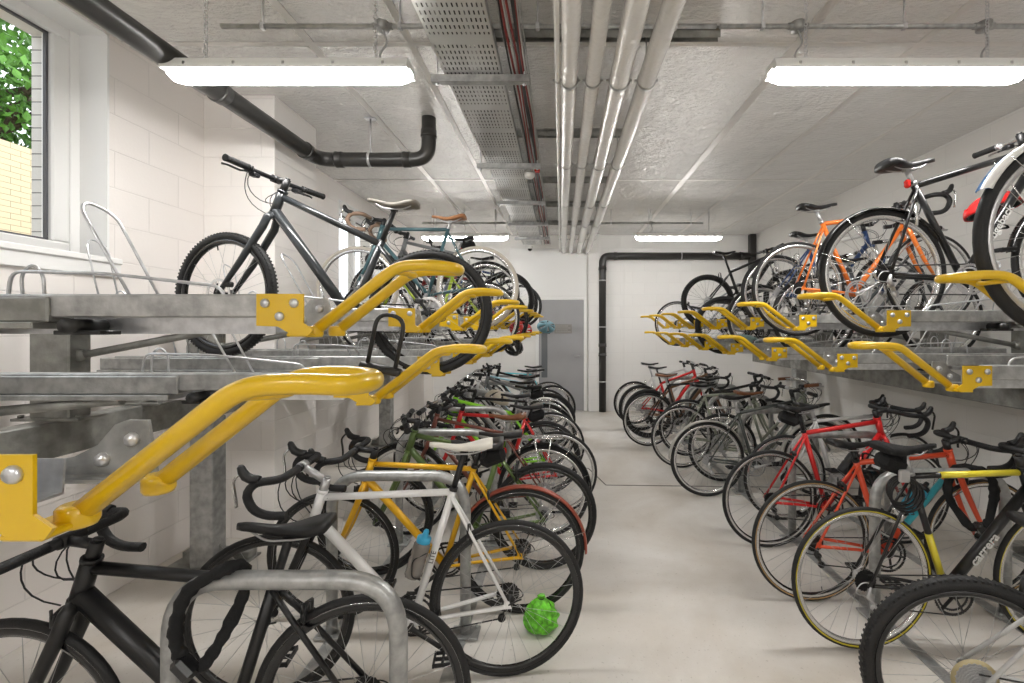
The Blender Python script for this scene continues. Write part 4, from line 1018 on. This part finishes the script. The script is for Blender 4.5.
# bottle cages and bottles
def bottle(b, tube, t, side, body, cap, label):
    p, q = (b['BB'], b['SC']) if tube == 'seat' else (b['BB'], b['dt0'])
    a, c = Vector(b['P'](p)), Vector(b['P'](q)); d = (c-a).normalized(); n = Vector((d.z, 0, -d.x))
    if tube != 'seat': n = -n
    if n.z < 0 and tube != 'seat': n = -n
    off = .058
    o = a.lerp(c, t)+n*off
    cg = MB()
    for s in (-1, 1):
        cg.tube(fil([o-n*.036+d*.01+Vector((0, s*.012, 0)), o-n*.036+d*.02+Vector((0, s*.03, 0)), o+Vector((0, s*.041, 0))+d*.02, o+n*.02+Vector((0, s*.036, 0))+d*.09, o-n*.03+Vector((0, s*.03, 0))+d*.13], .02), .0028, 6)
    cg.tube([o-n*.036, o+n*.03], .003, 6); cg.build('bottle_cage', BLKP, b['root'])
    R = rot_of(b); z = R @ d; x = R @ Vector((0, 1, 0)); y = z.cross(x)
    M = Matrix((x, y, z)).transposed()
    r = empty('water_bottle', W(b, o+d*.008), M.to_euler()); tag(r, label, 'bottle')
    MB().lathe([(0, 0), (.032, 0), (.036, .006), (.036, .075), (.032, .085), (.036, .095), (.036, .14), (.028, .155), (0, .155)], n=20, axis='z').build('bottle_body', body, r)
    MB().lathe([(.030, .150), (.031, .152), (.031, .172), (.024, .178), (.013, .181), (.012, .197), (.009, .205), (0, .205)], n=18, axis='z').build('bottle_cap', cap, r)
bottle(L2, 'seat', .30, 1, mat('smoky_bottle', (.22, .20, .18), .2, coat=.5), mat('blue_cap', (.05, .42, .70), .35), 'smoky water bottle with a light blue cap on the white road bike')
bottle(R4, 'down', .38, -1, BLKP, BLKP, 'black water bottle on the bright red road bike')
bottle(R3, 'down', .40, -1, mat('blue_bottle', (.04, .45, .70), .3), BLKP, 'turquoise water bottle on the orange and turquoise bike')

# helmets
def helmet(loc, rot, shell, inner, label, strap=True):
    r = empty('bike_helmet', loc, rot); tag(r, label, 'helmet', 'bike helmets hanging on bikes')
    b = MB(); N = 22; Kk = 9; vs = []
    def P(i, k, sc=1.0):
        a = 2*PI*i/N; e = PI/2*k/Kk
        x = math.cos(a)*math.cos(e)*.135; y = math.sin(a)*math.cos(e)*.100; z = math.sin(e)*.105
        z += (.018*math.cos(a)*math.cos(e)) if k < 4 else 0
        g = 1-.05*max(0, math.cos(5*a))*math.sin(2*e)
        return (x*sc*g, y*sc*g, z*sc*g)
    def shellm(sc):
        vs = [P(i, k, sc) for k in range(Kk+1) for i in range(N)]; fs = []
        for k in range(Kk):
            for i in range(N):
                if 2 <= k <= 6 and i % 4 == 1: continue
                fs.append((k*N+i, k*N+(i+1) % N, (k+1)*N+(i+1) % N, (k+1)*N+i))
        return vs, fs
    v, f = shellm(1.0); b.add(v, f); v, f = shellm(.9); b.add(v, f, 1)
    fs = []
    o_ = b.build('shell', [shell, inner], r); so = o_.modifiers.new('thickness', 'SOLIDIFY'); so.thickness = .006
    if strap:
        MB().tube(fil([(.07, .085, .0), (.03, .06, -.08), (-.02, .0, -.13), (.03, -.06, -.08), (.07, -.085, 0)], .04), .004, 6, sx=2).tube([(-.08, .07, 0), (.02, .055, -.09)], .003, 5).tube([(-.08, -.07, 0), (.02, -.055, -.09)], .003, 5).build('strap', CLOTH, r)
helmet((2.05, 4.95, 1.42), (2.9, .2, .4), mat('pale_teal_helmet', (.28, .42, .42), .35), BLKP, 'upside down pale teal and black helmet hanging below the right rack')
helmet((-.53, 5.0, 1.33), (2.5, .3, 1.2), BLKG, BLKP, 'black helmet hanging from a handle on the left rack')
helmet((-.47, 5.25, 1.52), (1.6, .2, .4), mat('red_helmet', (.6, .02, .02), .3), BLKP, 'red helmet among the far upper left bikes')
helmet((-.68, 4.75, .78), (.3, .5, .3), mat('beige_helmet', (.62, .56, .45), .45), BLKP, 'pale beige helmet hanging over the left floor bikes')
helmet((2.50, 2.60, 2.22), (.2, .4, 2.6), mat('red_helmet', (.6, .02, .02), .3), BLKP, 'red helmet hung at the handlebar of the black lettered bike')
helmet((-.22, 6.6, 1.55), (1.2, .2, .2), mat('blue_grey_helmet', (.15, .3, .36), .35), BLKP, 'small blue grey helmet hanging from the far end of the left rack')
helmet((2.08, 3.02, .58), (2.7, .1, .3), BLKG, BLKP, 'black helmet hanging inside the frame of the bright red bike')
# green net bundle
r = empty('drawstring_bag', (-.10, 2.30, .0)); r.scale = (.64, .64, .64); tag(r, 'bright green drawstring bag on the floor behind the white bike rear wheel', 'bag')
b = MB(); prof = [(.0, .0), (.09, .004), (.13, .05), (.14, .11), (.11, .19), (.05, .245), (.022, .26), (.035, .285), (.0, .28)]
prof = [tuple(v.x if i == 0 else v.y for i in (0, 1)) for v in fil([(p[0], p[1], 0) for p in prof], .03, 4)]; b.lathe(prof, n=48, axis='z'); v2 = []
for i, v in enumerate(b.v): k = 1+.10*math.sin(v[2]*60+math.atan2(v[1], v[0])*5); v2.append((v[0]*k, v[1]*k*.8, v[2]))
b.v = v2; b.build('bag_body', mat('green_nylon', (.16, .62, .03), .45, noise=.5, nscale=30, bump=.8, bscale=50), r)
MB().torus((0, 0, .26), .024, .004, 'z', 16, 6).tube(fil([(.02, 0, .26), (.08, -.02, .22), (.07, -.05, .1)], .03), .003, 5).build('drawstring', BLKP, r)

# locks
def lock(pts, label, r_=.021):
    r = empty('chain_lock', pts[0]); tag(r, label, 'bike lock', 'cloth sleeved chain locks'); o = Vector(pts[0])
    P = [Vector(p)-o for p in fil(pts, .07, 7, True)]
    rs = [r_*(1+.13*math.sin(i*1.9)+.08*math.sin(i*.7)) for i in range(len(P))]
    MB().tube(P, rs, 10, closed=True).build('chain_sleeve', CLOTH, r)
    MB().box(P[len(P)//2]+Vector((0, -.01, 0)), (.07, .05, .04), 0, Matrix.Rotation(.8, 3, 'Y'), .01).build('lock_body', BLKG, r)
lock([(-.98, 1.29, .85), (-1.07, 1.28, .80), (-1.095, 1.275, .70), (-1.085, 1.275, .62), (-1.03, 1.28, .565), (-1.00, 1.33, .63), (-.965, 1.38, .74), (-.96, 1.36, .84)], 'black cloth covered chain lock looped over the nearest hoop stand', .018)
lock([(2.22, 2.33, .80), (2.25, 2.33, .70), (2.20, 2.32, .52), (2.13, 2.34, .50), (2.12, 2.48, .62), (2.17, 2.50, .78)], 'black cloth covered chain lock on the hoop stand by the black and yellow bike')
def ulock(c, rot, label):
    r = empty('u_lock', c, rot); tag(r, label, 'bike lock')
    MB().tube(fil([(-.05, 0, 0), (-.05, 0, .19), (.05, 0, .19), (.05, 0, 0)], .05, 6), .0075, 10).build('shackle', mat('rubberised_shackle', (.02, .02, .02), .5), r)
    MB().tube([(-.075, 0, -.005), (-.07, 0, -.005), (.07, 0, -.005), (.075, 0, -.005)], [.012, .016, .016, .012], 12).build('crossbar', DARKM, r)
ulock((-.64, 1.60, 1.405), (0, .2, 0), 'black U lock standing on a tray rail, in front of the charcoal bike rear wheel')
# accessories strapped on the lettered bike
p = W(R2, (R2['st'][0]-.05, -.04, R2['sadz']-.20)); r = empty('cable_lock', p); tag(r, 'coiled black cable lock below the saddle of the black and yellow bike', 'bike lock')
b = MB()
for q in range(4): b.torus((.01*q, 0, -.01*q), .065+.004*q, .0065, 'y', 26, 7)
b.build('cable_coil', BLKP, r); MB().box((0, -.02, .07), (.05, .02, .06), 0, None, .006).build('lock_clip', SILM, r)

# ------------------------------------------------------------------ light, world, camera
w = bpy.data.worlds.new('sky'); SC.world = w; w.use_nodes = True
bg = w.node_tree.nodes['Background']; bg.inputs[0].default_value = (.88, .94, 1, 1); bg.inputs[1].default_value = 1.9
sun = bpy.data.lights.new('sun', 'SUN'); sun.energy = 1.3; sun.angle = .05; so = bpy.data.objects.new('sun', sun); COL.objects.link(so); so.rotation_euler = (math.radians(50), 0, math.radians(60))
cd = bpy.data.cameras.new('camera'); co = bpy.data.objects.new('camera', cd); COL.objects.link(co)
co.location = (0, 0, CZ); co.rotation_euler = (PI/2, 0, 0)
cd.sensor_width = 36; cd.lens = F/1024*36; cd.shift_x = -(CX-512)/1024; cd.shift_y = -(341.5-CY)/1024; cd.clip_start = .02
SC.camera = co
SC.cycles.diffuse_bounces = 8; SC.cycles.max_bounces = 12; SC.cycles.glossy_bounces = 6
SC.view_settings.view_transform = 'Standard'; SC.view_settings.look = 'None'; SC.view_settings.gamma = 1; SC.view_settings.use_curve_mapping = False
SC.view_settings.exposure = .38
